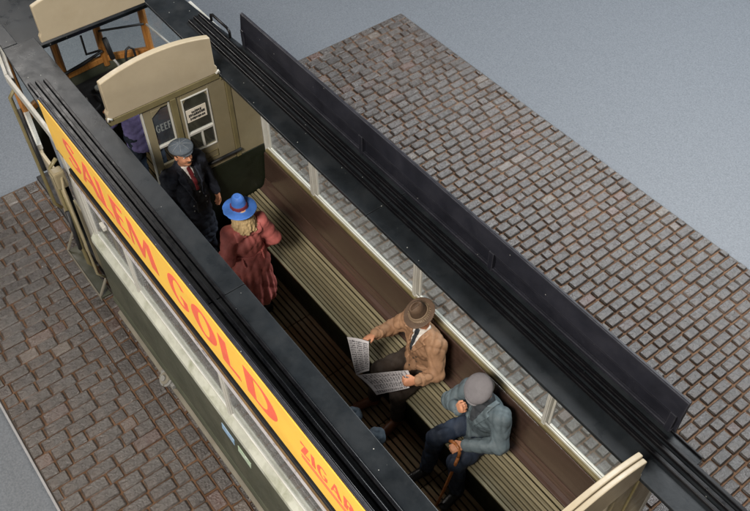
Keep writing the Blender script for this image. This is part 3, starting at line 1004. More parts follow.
# left side entrance on the front platform: pillar box lamp, grab poles, folding step
box('platform_header', -1.35, -.07, -1.02, -.985, 2.74, 2.84, M['white'], tram)
box('door_post', -.20, -.065, -1.03, -.95, .80, 2.739, M['white'], tram)
box('door_panel', -.56, -.205, -1.0, -.97, .80, 1.75, M['cream2'], tram)
box('door_pane', -.55, -.21, -.99, -.986, 1.755, 2.735, M['glass'], tram, 0)
box('platform_header', -1.35, -.07, .985, 1.02, 2.60, 2.84, M['white'], tram)
prism('curved_header', [(-1.36, -.985), (-1.36, -1.02), (-2.0, -.90), (-2.6, -.70), (-2.6, -.66), (-2.0, -.865)], PZ, 2.74, 2.84, M['white'], tram)
lb = box('lamp_box', -.20, -.09, -1.17, -1.06, 2.36, 2.56, M['cream2'], tram, .02)
box('lamp_face', -.185, -.105, -1.18, -1.1705, 2.39, 2.53, M['cream2'], lb, .01)
tube('lamp_stem', [(-.15, -1.12, 2.36), (-.15, -1.12, 1.55)], .022, M['olive_trim'], lb)
tube('grab_pole', [(-.10, -1.10, 2.50), (-.02, -1.14, 2.42), (-.02, -1.14, 1.20), (-.02, -1.08, 1.10)], .013, M['cream2'], tram)
tube('grab_pole', [(-.30, -1.05, 2.55), (-.30, -1.13, 2.48), (-.30, -1.13, 1.10), (-.30, -1.08, 1.0)], .020, M['olive_trim'], tram)
tube('grab_pole', [(-1.22, -1.0, 2.75), (-1.22, -1.07, 2.68), (-1.22, -1.07, 1.2), (-1.22, -1.02, 1.1)], .020, M['olive_trim'], tram)
tube('door_rod', [(-.95, -1.08, 2.72), (-.70, -1.12, 2.45), (-.62, -1.13, 2.2)], .022, M['black'], tram)
tube('door_rod', [(-.24, -1.15, 1.95), (-.16, -1.17, 1.70), (-.20, -1.17, 1.45)], .02, M['black'], tram)
st = box('entry_step', -1.15, -.28, -1.145, -1.03, .50, .53, M['green_dark'], tram, .006)
box('step_edge', -1.15, -.28, -1.158, -1.146, .475, .55, M['lip'], st, .004)
for x in (-1.15, -.31):
    prism('step_bracket', [(-1.03, .78), (-1.158, .55), (-1.135, .55), (-1.03, .74)], lambda u, v, h: (h, u, v), x, x + .03, M['lip'], st, .003)
box('platform_side', -1.30, -.90, -1.0, -.965, .60, 1.86, M['cream'], tram)
box('clip', .58, .66, -1.075, -1.041, 2.40, 2.45, M['white'], tram, .006)

# ------------------------------------------------------------------ people: one smooth surface each, polygonised from a distance field
V3 = lambda *a: np.array(a, dtype=np.float64)


def unit(v):
    v = np.asarray(v, float)
    return v / (np.linalg.norm(v) + 1e-12)


class Field:
    def __init__(s, lo, hi, h):
        s.lo = np.array(lo, float); s.h = h
        s.n = np.ceil((np.array(hi, float) - s.lo) / h).astype(int) + 1
        s.d = np.full(s.n, 0.25, np.float32)
        s.ax = [(s.lo[i] + h * np.arange(s.n[i])).astype(np.float32) for i in range(3)]

    def copy(s):
        f = Field.__new__(Field)
        f.lo, f.h, f.n, f.ax = s.lo, s.h, s.n, s.ax
        f.d = s.d.copy()
        return f

    def grid(s):
        return np.meshgrid(*s.ax, indexing='ij', sparse=True)

    def sub(s, c, r):
        i0 = np.clip(np.floor((np.array(c) - r - s.lo) / s.h).astype(int), 0, s.n)
        i1 = np.clip(np.ceil((np.array(c) + r - s.lo) / s.h).astype(int) + 1, 0, s.n)
        if np.any(i1 <= i0): return None
        sl = tuple(slice(a, b) for a, b in zip(i0, i1))
        X = np.meshgrid(*[s.ax[i][sl[i]] for i in range(3)], indexing='ij')
        return sl, np.stack(X, -1)

    def blend(s, sl, pd, k, cut=False):
        d = s.d[sl]
        if cut:
            s.d[sl] = np.maximum(d, -pd); return
        if k > 0:
            h = np.clip(0.5 + 0.5 * (pd - d) / k, 0, 1)
            s.d[sl] = pd * (1 - h) + d * h - k * h * (1 - h)
        else:
            s.d[sl] = np.minimum(d, pd)

    def cone(s, a, b, ra, rb, k=0.02, sq=None, cut=False):
        a, b = np.array(a, float), np.array(b, float)
        m = max(ra, rb)
        R_ = np.linalg.norm(b - a) / 2 + m * (max(1, sq[1]) if sq else 1) + 0.07
        q = s.sub((a + b) / 2, R_)
        if q is None: return
        sl, P = q
        if sq:
            nrm, f = unit(sq[0]), sq[1]
            P = P - a
            P = P + ((1 / f - 1) * (P @ nrm))[..., None] * nrm
            bb = b - a
            bb = bb + (1 / f - 1) * (bb @ nrm) * nrm
            a, b = np.zeros(3), bb
        ba = b - a
        t_ = np.clip(((P - a) @ ba) / (ba @ ba + 1e-9), 0, 1)
        dd = np.linalg.norm(P - a - t_[..., None] * ba, axis=-1) - (ra + (rb - ra) * t_)
        if sq: dd = dd * min(1, sq[1] if sq[1] < 1 else 1)
        s.blend(sl, dd.astype(np.float32), k, cut)

    def ell(s, c, r, axes=None, k=0.02, cut=False):
        q = s.sub(c, max(r) + 0.06)
        if q is None: return
        sl, P = q
        P = P - np.array(c)
        if axes is not None:
            P = P @ np.stack([unit(x_) for x_ in axes], -1)
        r = np.array(r)
        k0 = np.linalg.norm(P / r, axis=-1)
        k1 = np.linalg.norm(P / (r * r), axis=-1) + 1e-6
        s.blend(sl, (k0 * (k0 - 1) / k1).astype(np.float32), k, cut)

    def disp(s, fn):
        X, Y, Z = s.grid()
        s.d += fn(X, Y, Z).astype(np.float32)

    def inter(s, other_fn, off=0.0):
        """solid of this field grown by off and limited to a region: patches that lie on the cloth"""
        f = s.copy()
        X, Y, Z = s.grid()
        f.d = np.maximum(f.d - off, np.broadcast_to(other_fn(X, Y, Z), f.d.shape)).astype(np.float32)
        return f

    def mesh(s, name):
        d = s.d
        d = d.copy()
        d[0] = d[-1] = 0.1; d[:, 0] = d[:, -1] = 0.1; d[:, :, 0] = d[:, :, -1] = 0.1
        sgn_ = d < 0
        c = [(0, 0, 0), (1, 0, 0), (0, 1, 0), (1, 1, 0), (0, 0, 1), (1, 0, 1), (0, 1, 1), (1, 1, 1)]
        nx, ny_, nz = d.shape
        cs = [sgn_[a:nx - 1 + a, b:ny_ - 1 + b, e:nz - 1 + e] for a, b, e in c]
        cnt = sum(x_.astype(np.int8) for x_ in cs)
        cells = np.argwhere((cnt > 0) & (cnt < 8))
        idx = np.full((nx - 1, ny_ - 1, nz - 1), -1, np.int64)
        idx[tuple(cells.T)] = np.arange(len(cells))
        val = np.stack([d[cells[:, 0] + a, cells[:, 1] + b, cells[:, 2] + e] for a, b, e in c], 1)
        off = np.array(c, float)
        acc = np.zeros((len(cells), 3)); num = np.zeros(len(cells))
        for i in range(8):
            for j in range(i + 1, 8):
                if sum(abs(off[i] - off[j])) != 1: continue
                m = (val[:, i] < 0) != (val[:, j] < 0)
                t_ = val[:, i] / (val[:, i] - val[:, j] + 1e-12)
                p = off[i] + (off[j] - off[i]) * t_[:, None]
                acc[m] += p[m]; num[m] += 1
        vert = s.lo + s.h * (cells + acc / num[:, None])
        faces = []
        for ax_ in range(3):
            o1, o2 = [a for a in range(3) if a != ax_]
            A = sgn_; 
            sl0 = [slice(None)] * 3; sl1 = [slice(None)] * 3
            sl0[ax_] = slice(0, -1); sl1[ax_] = slice(1, None)
            e = np.argwhere(A[tuple(sl0)] != A[tuple(sl1)])
            e = e[(e[:, o1] > 0) & (e[:, o2] > 0) & (e[:, o1] < d.shape[o1] - 1) & (e[:, o2] < d.shape[o2] - 1)]
            def at_(d1, d2):
                q = e.copy(); q[:, o1] -= d1; q[:, o2] -= d2
                return idx[q[:, 0], q[:, 1], q[:, 2]]
            quad = np.stack([at_(1, 1), at_(0, 1), at_(0, 0), at_(1, 0)], 1)
            inside = A[e[:, 0], e[:, 1], e[:, 2]]
            flip = ~inside if ax_ != 1 else inside
            quad[flip] = quad[flip][:, ::-1]
            faces.append(quad)
        F = np.concatenate(faces) if faces else np.zeros((0, 4), int)
        F = F[(F >= 0).all(1)]
        me = bpy.data.meshes.new(name)
        me.vertices.add(len(vert)); me.vertices.foreach_set('co', vert.ravel())
        me.loops.add(len(F) * 4); me.loops.foreach_set('vertex_index', F.ravel())
        me.polygons.add(len(F))
        me.polygons.foreach_set('loop_start', np.arange(len(F)) * 4)
        me.polygons.foreach_set('loop_total', np.full(len(F), 4))
        me.update(calc_edges=True)
        me.validate()
        return me


def put(field, name, mat, parent):
    return link(name, field.mesh(name), M[mat], parent, smooth=True)


def folds(amp, f=1.0, seed=0, vertical=1.0):
    r = np.random.RandomState(seed)
    ph = r.uniform(0, 6.28, 8)

    def fn(X, Y, Z):
        wz = 0.6 * np.sin(9 * f * Z + ph[0]) + 0.4 * np.sin(17 * f * Z + 9 * X + ph[1])
        cr = lambda q: (1 - np.abs(np.sin(q))) ** 1.6
        a = cr(17 * f * X + 13 * f * Y + 1.5 * wz + ph[2] + 6 * Z)
        b = cr(-15 * f * X + 19 * f * Y + 1.4 * wz + ph[3] + 16 * Z)
        c_ = cr(24 * f * Z + 9 * X + 11 * Y + 1.6 * np.sin(11 * Y + 8 * X + ph[4]))
        return amp * (1.5 * a + 1.5 * b + 1.2 * c_ - .9)
    return fn


def head(F, c, hf, hu, male=True):
    hf = unit(hf); hu = unit(np.array(hu) - hf * (np.array(hu) @ hf)); hs = np.cross(hu, hf)
    ax_ = (hf, hs, hu)
    L = lambda x_, y_, z_: c + hf * x_ + hs * y_ + hu * z_
    F.ell(L(-.008, 0, .03), (.098, .077, .088), ax_, .03)
    F.ell(L(.022, 0, -.045), (.066, .058, .075), ax_, .03)
    F.ell(L(.062, 0, -.088), (.026, .028, .022), ax_, .02)
    for s_ in (-1, 1):
        F.ell(L(.062, .034 * s_, -.030), (.026, .022, .024), ax_, .02)
        F.ell(L(-.005, .078 * s_, -.012), (.020, .010, .031), ax_, .008)
        F.ell(L(.090, .031 * s_, .006), (.014, .016, .010), ax_, .006, cut=True)
    F.cone(L(.080, -.045, .028), L(.080, .045, .028), .011, .011, .012)
    F.cone(L(.092, 0, .015), L(.112, 0, -.026), .008, .013, .010)
    F.ell(L(.098, 0, -.030), (.014, .019, .010), ax_, .008)
    F.ell(L(.083, 0, -.060), (.013, .025, .008), ax_, .006)
    F.cone(L(.098, -.02, -.062), L(.098, .02, -.062), .003, .003, 0, cut=True)
    return L, ax_


def eyes(L, parent):
    for s_ in (-1, 1):
        f = Field(L(.078, .031 * s_, .006) - .018, L(.078, .031 * s_, .006) + .018, .004)
        f.ell(L(.077, .031 * s_, .006), (.011, .013, .008), None, 0)
        o = put(f, 'eye', 'eye', parent)
        g = Field(L(.087, .031 * s_, .006) - .01, L(.087, .031 * s_, .006) + .01, .0025)
        g.ell(L(.087, .031 * s_, .006), (.004, .005, .005), None, 0)
        put(g, 'iris', 'ink', o)


def hand(F, wr, d, n, thumb, curl=0.6, spread=0.02, scale=1.0):
    """wr wrist, d pointing direction, n palm normal (fingers curl towards it), thumb = lateral side direction"""
    d = unit(d); n = unit(np.array(n) - d * (np.array(n) @ d)); t_ = np.cross(n, d)
    if t_ @ np.array(thumb) < 0: t_ = -t_
    S = scale
    F.cone(wr, wr + d * .05 * S, .026 * S, .034 * S, .012, sq=(n, .62))
    F.cone(wr + d * .04 * S, wr + d * .085 * S, .036 * S, .038 * S, .012, sq=(n, .48))
    ln = [.075, .083, .078, .060]
    for k in range(4):
        lat = (1.5 - k) * .0205 * S
        p = wr + d * .085 * S + t_ * lat
        ang = 0.0
        for seg_, fr_ in enumerate((.42, .33, .25)):
            ang += curl * (0.8 if seg_ == 0 else 1.0)
            dd = d * math.cos(ang) + n * math.sin(ang) + t_ * (1.5 - k) * spread
            q = p + unit(dd) * ln[k] * fr_ * S
            F.cone(p, q, (.0105 - .001 * seg_) * S, (.0098 - .001 * seg_) * S, .004)
            p = q
    p = wr + d * .025 * S + t_ * .026 * S
    q = p + unit(d * .75 + t_ * .6 + n * .35) * .042 * S
    F.cone(p, q, .015 * S, .012 * S, .008)
    q2 = q + unit(d * .9 + t_ * .05 + n * .5) * .032 * S
    F.cone(q, q2, .0115 * S, .009 * S, .004)


def lathe_hat(F, c, ax_, crown_r, crown_h, brim_r, brim_t=.007, k=.012, droop=.0, taper=.85):
    hf, hs, hu = ax_
    F.cone(c + hu * .005, c + hu * (crown_h - crown_r * .35), crown_r, crown_r * taper, k, sq=(hs, .86))
    if brim_r:
        F.ell(c - hu * droop, (brim_r * 1.04, brim_r * .92, brim_t), ax_, k)


# ---- generic figure. joints J in local space (x forward, y left, z up)
def figure(name, loc, rz, label, J, h=.0085):
    o = empty(name, loc, rz)
    tag(o, label, 'person')
    allp = np.array([v for v in J.values() if isinstance(v, np.ndarray)])
    lo, hi = allp.min(0) - .24, allp.max(0) + .24
    B = Field(lo, hi, h)
    for s_ in 'LR':
        B.cone(J['sh' + s_], J['el' + s_], .050, .040, .03)
        B.cone(J['el' + s_], J['wr' + s_], .040, .027, .02)
        B.cone(J['hip' + s_], J['kn' + s_], .072, .050, .02)
        B.cone(J['kn' + s_], J['an' + s_], .052, .038, .03)
        B.cone(J['an' + s_] - V3(0, 0, .02), J['toe' + s_] * .6 + J['an' + s_] * .4 - V3(0, 0, .03), .026, .018, .01)
        hd = J['hand' + s_]
        hand(B, np.array(J['wr' + s_]), hd[0], hd[1], hd[2], hd[3] if len(hd) > 3 else .6)
    lat = unit(np.array(J['shL']) - np.array(J['shR']))
    B.cone(J['pelvis'], J['chest'], .070, .090, .03, sq=(lat, 1.3))
    B.cone(np.array(J['shL']) * .85 + np.array(J['chest']) * .15, np.array(J['shR']) * .85 + np.array(J['chest']) * .15, 0.050, 0.050, .03)
    nb = (np.array(J['shL']) + np.array(J['shR'])) / 2 + V3(0, 0, .02)
    B.cone(nb, J['head'] - unit(J['hu']) * .06, .058, .052, .03)
    L, ax_ = head(B, np.array(J['head']), J['hf'], J['hu'])
    put(B, 'body', 'skin', o)
    eyes(L, o)
    return o, L, ax_, (lo, hi)


def jacket(J, lo, hi, h, grow=.028, hem=None, hem_r=(.17, .15), sleeve=(.078, .062, .052), shoulders=.085, fold=.006, seed=1, torso=(.128, .150)):
    C = Field(lo, hi, h)
    lat = unit(np.array(J['shL']) - np.array(J['shR']))
    C.cone(J['pelvis'], J['chest'], torso[0], torso[1], .05, sq=(lat, 1.32))
    for s_ in 'LR':
        C.cone(J['sh' + s_], J['el' + s_], sleeve[0], sleeve[1], .035)
        w2 = np.array(J['wr' + s_]) + unit(np.array(J['el' + s_]) - np.array(J['wr' + s_])) * .012
        C.cone(J['el' + s_], w2, sleeve[1], sleeve[2], .025)
    C.cone(np.array(J['shL']) * .9 + np.array(J['chest']) * .1, np.array(J['shR']) * .9 + np.array(J['chest']) * .1, shoulders, shoulders, .06)
    nb = (np.array(J['shL']) + np.array(J['shR'])) / 2
    C.cone(nb, nb + V3(0.0, 0, .065), .085, .068, .03)
    if hem is not None:
        C.cone(J['pelvis'] + V3(0, 0, .05), hem, hem_r[0], hem_r[1], .05, sq=(lat, 1.22))
    if fold:
        C.disp(folds(fold, 1.5, seed))
    return C


def legs(J, lo, hi, h, r=(.105, .078, .066), fold=.006, seed=3, end=.03):
    T = Field(lo, hi, h)
    for s_ in 'LR':
        T.cone(J['hip' + s_], J['kn' + s_], r[0], r[1], .03)
        a = np.array(J['an' + s_]) + unit(np.array(J['kn' + s_]) - np.array(J['an' + s_])) * end
        T.cone(J['kn' + s_], a, r[1], r[2], .03)
    T.cone(J['hipL'], J['hipR'], r[0] * 1.05, r[0] * 1.05, .05)
    T.disp(folds(fold, 1.1, seed))
    return T


def shoes(J, mat, parent):
    for s_ in 'LR':
        a, b = np.array(J['an' + s_]), np.array(J['toe' + s_])
        f = Field(np.minimum(a, b) - .1, np.maximum(a, b) + .1, .009)
        f.cone(a + V3(0, 0, .03), a - V3(0, 0, .02), .050, .052, .02)
        f.cone(a - V3(0, 0, .035), b - V3(0, 0, .02), .048, .046, .03, sq=(V3(0, 0, 1), .8))
        put(f, 'shoe', mat, parent)


def chest_patch(C, J, fwd, z0, z1, w0, w1, off, yc=0.0, ycs=0.0):
    """region in front of the chest between heights z0..z1, half-width w0 (bottom) to w1 (top)"""
    cx = min(J['chest'][0], J['pelvis'][0])

    def fn(X, Y, Z):
        t_ = np.clip((Z - z0) / (z1 - z0), 0, 1)
        hw = w0 + (w1 - w0) * t_
        return np.maximum(np.maximum(np.abs(Y - yc - ycs * t_) - hw, np.maximum(Z - z1, z0 - Z)), (cx + .02) - X)
    return C.inter(fn, off)


def lapel(C, J, s_, z0, z1, off, wide=.055, inner0=.0, inner1=.045):
    cx = min(J['chest'][0], J['pelvis'][0])

    def fn(X, Y, Z):
        t_ = np.clip((Z - z0) / (z1 - z0), 0, 1)
        inn = inner0 + (inner1 - inner0) * t_
        wd = wide * np.clip(1.25 * t_, 0, 1) * np.where(t_ > .86, .55, 1.0)
        y_ = Y * s_
        return np.maximum(np.maximum(inn - y_, y_ - inn - wd), np.maximum(np.maximum(Z - z1, z0 - Z), (cx + .02) - X))
    return C.inter(fn, off)


def buttons(C, parent, pts, mat, r=.010):
    """small discs set on the cloth along +x from the given (y, z)"""
    for y, z in pts:
        iy = int(round((y - C.lo[1]) / C.h)); iz = int(round((z - C.lo[2]) / C.h))
        col_ = C.d[:, iy, iz]
        ins = np.where(col_ < 0)[0]
        if len(ins) == 0: continue
        x_ = C.ax[0][ins[-1]] + .006
        f = Field(V3(x_, y, z) - .02, V3(x_, y, z) + .02, .004)
        f.ell(V3(x_, y, z), (.006, r, r), None, 0)
        put(f, 'button', mat, parent)


FLOOR = .803
# ---------- standing man in navy overcoat and tweed cap
J = dict(head=V3(.035, 0, 1.58), hf=V3(1, -.10, .14), hu=V3(-.12, 0, 1), chest=V3(0, 0, 1.22), pelvis=V3(0, 0, .93),
         shL=V3(-.01, .185, 1.37), shR=V3(-.01, -.185, 1.37), elL=V3(-.03, .265, 1.10), elR=V3(-.02, -.26, 1.10),
         wrL=V3(.07, .275, .88), wrR=V3(.08, -.25, .88), handL=(V3(.25, -.05, -1), V3(0, -1, 0), V3(1, 0, 0), .45), handR=(V3(.25, .05, -1), V3(0, 1, 0), V3(1, 0, 0), .45),
         hipL=V3(0, .09, .90), hipR=V3(0, -.09, .90), knL=V3(.02, .11, .50), knR=V3(.0, -.11, .50), anL=V3(0, .12, .075), anR=V3(-.03, -.12, .075),
         toeL=V3(.17, .14, .045), toeR=V3(.14, -.15, .045))
o, L, ax_, (lo, hi) = figure('person', (.15, -.04, FLOOR), math.radians(14), 'standing man in navy overcoat, striped red tie and slate flat cap by the door', J)
C = jacket(J, lo, hi, .0095, hem=V3(-.01, 0, .46), hem_r=(.155, .185), fold=.006, seed=5)
put(C, 'overcoat', 'navy', o)
put(chest_patch(C, J, 1, .86, 1.43, .055, .075, .004), 'waistcoat', 'vest', o)
put(chest_patch(C, J, 1, 1.24, 1.45, .008, .058, .008), 'shirt', 'white_shirt', o)
put(chest_patch(C, J, 1, 1.17, 1.43, .020, .024, .014), 'tie', 'tie', o)
for s_ in (-1, 1):
    put(lapel(C, J, s_, 1.02, 1.43, .015, .075, .052, .072), 'lapel', 'navy', o)
buttons(C, o, [(.02, 1.12), (.02, 1.05), (.02, .98), (-.085, .92), (.085, .92), (-.085, 1.0), (.085, 1.0)], 'metal')
T = legs(J, lo, hi, .011)
put(T, 'trousers', 'navy', o)
shoes(J, 'black_shoe', o)
H = Field(L(0, 0, .08) - .2, L(0, 0, .08) + .2, .006)
hf, hs, hu = ax_
H.ell(L(.012, 0, .088), (.124, .118, .042), (unit(hf - hu * .10), hs, unit(hu + hf * .10)), .02)
H.ell(L(-.005, 0, .062), (.102, .088, .045), ax_, .03)
H.ell(L(.092, 0, .062), (.050, .072, .009), (unit(hf - hu * .35), hs, unit(hu + hf * .35)), .015)
cap = put(H, 'cap', 'tweed', o)
for k in range(8):
    a = k * math.pi / 4 + .2
    up_ = unit(hu + hf * .10); fw_ = unit(hf - hu * .10)
    cc = L(.012, 0, .088)
    pts = [cc + up_ * (.0425 * math.sqrt(max(0, 1 - (q / .121) ** 2))) + (fw_ * math.cos(a) + hs * math.sin(a)) * q for q in (.008, .05, .085, .108)]
    tube('seam', pts, .0030, M['seam'], cap, 6)
b_ = Field(L(.012, 0, .13) - .02, L(.012, 0, .13) + .02, .004); b_.ell(L(.014, 0, .131), (.011, .011, .006), ax_, 0)
put(b_, 'cap_button', 'tweed', cap)
m_ = Field(L(.1, 0, -.045) - .05, L(.1, 0, -.045) + .05, .005); m_.cone(L(.102, -.026, -.048), L(.102, .026, -.048), .007, .007, 0); m_.ell(L(.106, 0, -.044), (.008, .016, .007), ax_, .006)
put(m_, 'moustache', 'hair_dark', o)
hr = Field(L(0, 0, 0) - .16, L(0, 0, 0) + .16, .007); hr.ell(L(-.022, 0, .02), (.096, .083, .075), ax_, 0); put(hr, 'hair', 'hair_dark', o)

# ---------- woman in red coat and blue hat, back to the viewer
J = dict(head=V3(.03, 0, 1.50), hf=V3(1, .1, -.12), hu=V3(.08, 0, 1), chest=V3(0, 0, 1.17), pelvis=V3(0, 0, .90),
         shL=V3(0, .165, 1.31), shR=V3(0, -.165, 1.31), elL=V3(-.05, .235, 1.06), elR=V3(-.045, -.255, 1.07),
         wrL=V3(.13, .20, .93), wrR=V3(.10, -.235, .90), handL=(V3(1, -.2, -.2), V3(0, -1, 0), V3(0, 0, 1), .6), handR=(V3(.8, .2, -.5), V3(0, 1, 0), V3(0, 0, 1), .6),
         hipL=V3(0, .085, .86), hipR=V3(0, -.085, .86), knL=V3(.02, .09, .48), knR=V3(.0, -.09, .48), anL=V3(0, .09, .075), anR=V3(-.02, -.09, .075),
         toeL=V3(.15, .10, .04), toeR=V3(.13, -.10, .04))
o, L, ax_, (lo, hi) = figure('person', (1.14, .03, FLOOR), math.radians(176), 'woman in belted red coat and blue hat with her back turned', J)
C = Field(lo, hi, .009)
C.cone(V3(0, 0, 1.02), J['chest'], .098, .130, .05, sq=(V3(0, 1, 0), 1.28))
for s_ in 'LR':
    C.cone(J['sh' + s_], J['el' + s_], .076, .070, .035)
    C.cone(J['el' + s_], J['wr' + s_], .070, .058, .025)
C.cone(J['shL'] * .9, J['shR'] * .9 + V3(0, 0, .131), .07, .07, .05) if False else None
C.cone(V3(0, .14, 1.31), V3(0, -.14, 1.31), .083, .083, .06)
C.cone(V3(0, 0, 1.32), V3(.0, 0, 1.375), .085, .07, .03)
C.cone(V3(0, 0, 1.00), V3(-.01, 0, .86), .105, .150, .04, sq=(V3(0, 1, 0), 1.25))
C.cone(V3(-.01, 0, .86), V3(-.03, 0, .42), .148, .178, .05, sq=(V3(0, 1, 0), 1.15))


def skirt_folds(X, Y, Z):
    th = np.arctan2(Y, X + .02)
    dn = np.clip((1.02 - Z) / .35, 0, 1)
    upf = np.clip((Z - 1.02) / .1, 0, 1)
    return -.012 * dn * np.sin(13 * th + 1.3 * np.sin(5 * Z) + .6 * np.sin(3 * th)) + .004 * upf * (np.sin(11 * th + 9 * Z) + np.sin(30 * Z + 4 * Y * 6)) \
        + .008 * (1 - np.abs(np.sin(17 * Z + 12 * Y + 6 * X + np.sin(9 * Y)))) ** 1.6 + .007 * (1 - np.abs(np.sin(14 * Z - 17 * Y + 5 * X + 1.0))) ** 1.6 - .004


C.disp(skirt_folds)
put(C, 'coat', 'red_coat', o)
put(C.inter(lambda X, Y, Z: np.maximum(np.abs(Z - 1.015 - .01 * np.sin(12 * Y)) - .020, np.abs(Y) - .17), .010), 'belt', 'red_coat', o)
put(C.inter(lambda X, Y, Z: np.maximum(np.abs(Z - 1.345 + .10 * np.clip(np.abs(Y) - .03, 0, 1)) - .045, np.maximum(np.abs(Y) - .135, X - .06)), .014), 'collar', 'red_coat', o)
for yb in (-.105, .105):
    put(C.inter(lambda X, Y, Z, yb=yb: np.maximum(np.maximum(np.abs(Z - .985) - .045, np.abs(Y - yb) - .011), X), .015), 'belt_loop', 'red_coat', o)
shoes(J, 'black_shoe', o)
hr = Field(L(0, 0, -.05) - .24, L(0, 0, -.03) + .22, .0055)
hf, hs, hu = ax_
hr.ell(L(-.03, 0, .01), (.095, .098, .085), ax_, 0)
r_ = random.Random(4)
for k in range(64):
    a = math.radians(62 + 236 * (k + r_.random()) / 64)
    zl = -.17 - r_.uniform(0, .035)
    ph_ = r_.uniform(0, 6.28)
    prev_ = None
    for q_ in range(6):
        f_ = q_ / 5
        z = .0 + (zl) * f_
        rad = .084 + .030 * f_ + .010 * math.sin(ph_ + 5.5 * f_) - (.03 if q_ == 5 else 0)
        aa = a + .09 * math.sin(ph_ + 7 * f_)
        pt = L(math.cos(aa) * rad - .02, math.sin(aa) * rad, z)
        if prev_ is not None:
            hr.cone(prev_, pt, .0115, .0105 if q_ < 5 else .005, .003)
        prev_ = pt
hr.ell(L(-.035, 0, -.07), (.075, .085, .09), ax_, .01)
put(hr, 'hair', 'hair', o)
H = Field(L(0, 0, .09) - .24, L(0, 0, .09) + .24, .006)
tilt = (unit(hf + hu * .05), hs, unit(hu - hf * .05))
H.ell(L(-.005, 0, .060), (.168, .155, .015), tilt, .0)
H.cone(L(-.005, 0, .065), L(-.005, 0, .150), .083, .066, .02, sq=(hs, .9))
H.ell(L(-.005, 0, .232), (.055, .045, .035), tilt, .015, cut=True)
H.disp(lambda X, Y, Z: .003 * np.sin(14 * X + 1) * np.sin(13 * Y))
hat = put(H, 'hat', 'blue_hat', o)
cw = L(-.005, 0, .096)
put(H.inter(lambda X, Y, Z: np.maximum(np.abs((X - cw[0]) * hu[0] + (Y - cw[1]) * hu[1] + (Z - cw[2]) * hu[2]) - .016,
                                      np.sqrt((X - cw[0]) ** 2 + (Y - cw[1]) ** 2 + (Z - cw[2]) ** 2) - .103), .005), 'hat_band', 'band_red', hat)

# ---------- seated man reading, tan jacket, brown fedora (seat top 1.25 => .447 above floor)
SE = .447
J = dict(head=V3(.075, 0, SE + .85), hf=V3(1, -.05, -.42), hu=V3(.38, 0, 1), chest=V3(.02, 0, SE + .44), pelvis=V3(-.02, 0, SE + .12),
         shL=V3(.035, .185, SE + .59), shR=V3(.035, -.185, SE + .59), elL=V3(.12, .31, SE + .36), elR=V3(.17, -.29, SE + .41),
         wrL=V3(.315, .285, SE + .40), wrR=V3(.385, -.255, SE + .52), handL=(V3(.75, -.25, .12), V3(.1, -1, -.4), V3(-.3, 0, 1), .85), handR=(V3(.85, .0, .05), V3(0, .6, -.8), V3(-.3, .6, .6), .75),
         hipL=V3(.0, .095, SE + .10), hipR=V3(.0, -.095, SE + .10), knL=V3(.41, .15, SE + .085), knR=V3(.40, -.15, SE + .10),
         anL=V3(.40, .14, .085), anR=V3(.46, -.16, .085), toeL=V3(.57, .17, .045), toeR=V3(.63, -.20, .045))
PM = (2.90, .775, FLOOR)
o, L, ax_, (lo, hi) = figure('person', PM, math.radians(-93), 'seated man in tan jacket and brown fedora reading an open newspaper', J)
C = jacket(J, lo, hi, .0085, fold=.0062, seed=11, hem=V3(.05, 0, SE + .07), hem_r=(.155, .165), sleeve=(.082, .070, .050))
put(C, 'jacket', 'tan', o)
put(chest_patch(C, J, 1, SE + .42, SE + .70, .006, .070, .004), 'shirt', 'white_shirt', o)
put(chest_patch(C, J, 1, SE + .40, SE + .68, .012, .026, .011), 'tie', 'dark_tie', o)
for s_ in (-1, 1):
    put(lapel(C, J, s_, SE + .36, SE + .66, .016, .085, .004, .062), 'lapel', 'tan', o)
    put(C.inter(lambda X, Y, Z, s_=s_: np.maximum(np.maximum(np.abs(Y - s_ * .12) - .06, np.abs(Z - SE - .20) - .022), .05 - X), .009), 'pocket_flap', 'tan', o)
buttons(C, o, [(.0, SE + .33), (0, SE + .25), (0, SE + .17), (.045, SE + .33), (.045, SE + .25)], 'brown_trouser', .011)
for s_ in 'LR':
    w_ = np.array(J['wr' + s_]); e_ = np.array(J['el' + s_]); d_ = unit(e_ - w_)
    put(C.inter(lambda X, Y, Z, w_=w_, d_=d_: np.maximum(np.abs((X - w_[0]) * d_[0] + (Y - w_[1]) * d_[1] + (Z - w_[2]) * d_[2] - .045) - .016,
                                                       np.sqrt((X - w_[0]) ** 2 + (Y - w_[1]) ** 2 + (Z - w_[2]) ** 2) - .10), .005), 'cuff', 'tan', o)
T = legs(J, lo, hi, .010, fold=.006, seed=4, end=.05)
put(T, 'trousers', 'brown_trouser', o)
shoes(J, 'brown_shoe', o)
H = Field(L(0, 0, .09) - .24, L(0, 0, .09) + .24, .006)
hf, hs, hu = ax_
H.ell(L(.0, 0, .058), (.150, .135, .014), ax_, 0)
H.cone(L(-.005, 0, .062), L(-.005, 0, .150), .088, .070, .015, sq=(hs, .86))
H.ell(L(-.005, 0, .222), (.075, .022, .045), ax_, .02, cut=True)
H.ell(L(.075, .05, .17), (.03, .025, .03), ax_, .02, cut=True); H.ell(L(.075, -.05, .17), (.03, .025, .03), ax_, .02, cut=True)
H.disp(lambda X, Y, Z: .003 * np.sin(16 * X + 1) * np.sin(13 * Y + .5))
hat = put(H, 'hat', 'brown_hat', o)
cb = L(-.005, 0, .082)
put(H.inter(lambda X, Y, Z: np.maximum(np.abs((X - cb[0]) * hu[0] + (Y - cb[1]) * hu[1] + (Z - cb[2]) * hu[2]) - .014,
                                      np.sqrt((X - cb[0]) ** 2 + (Y - cb[1]) ** 2 + (Z - cb[2]) ** 2) - .105), .005), 'hat_band', 'hat_band', hat)
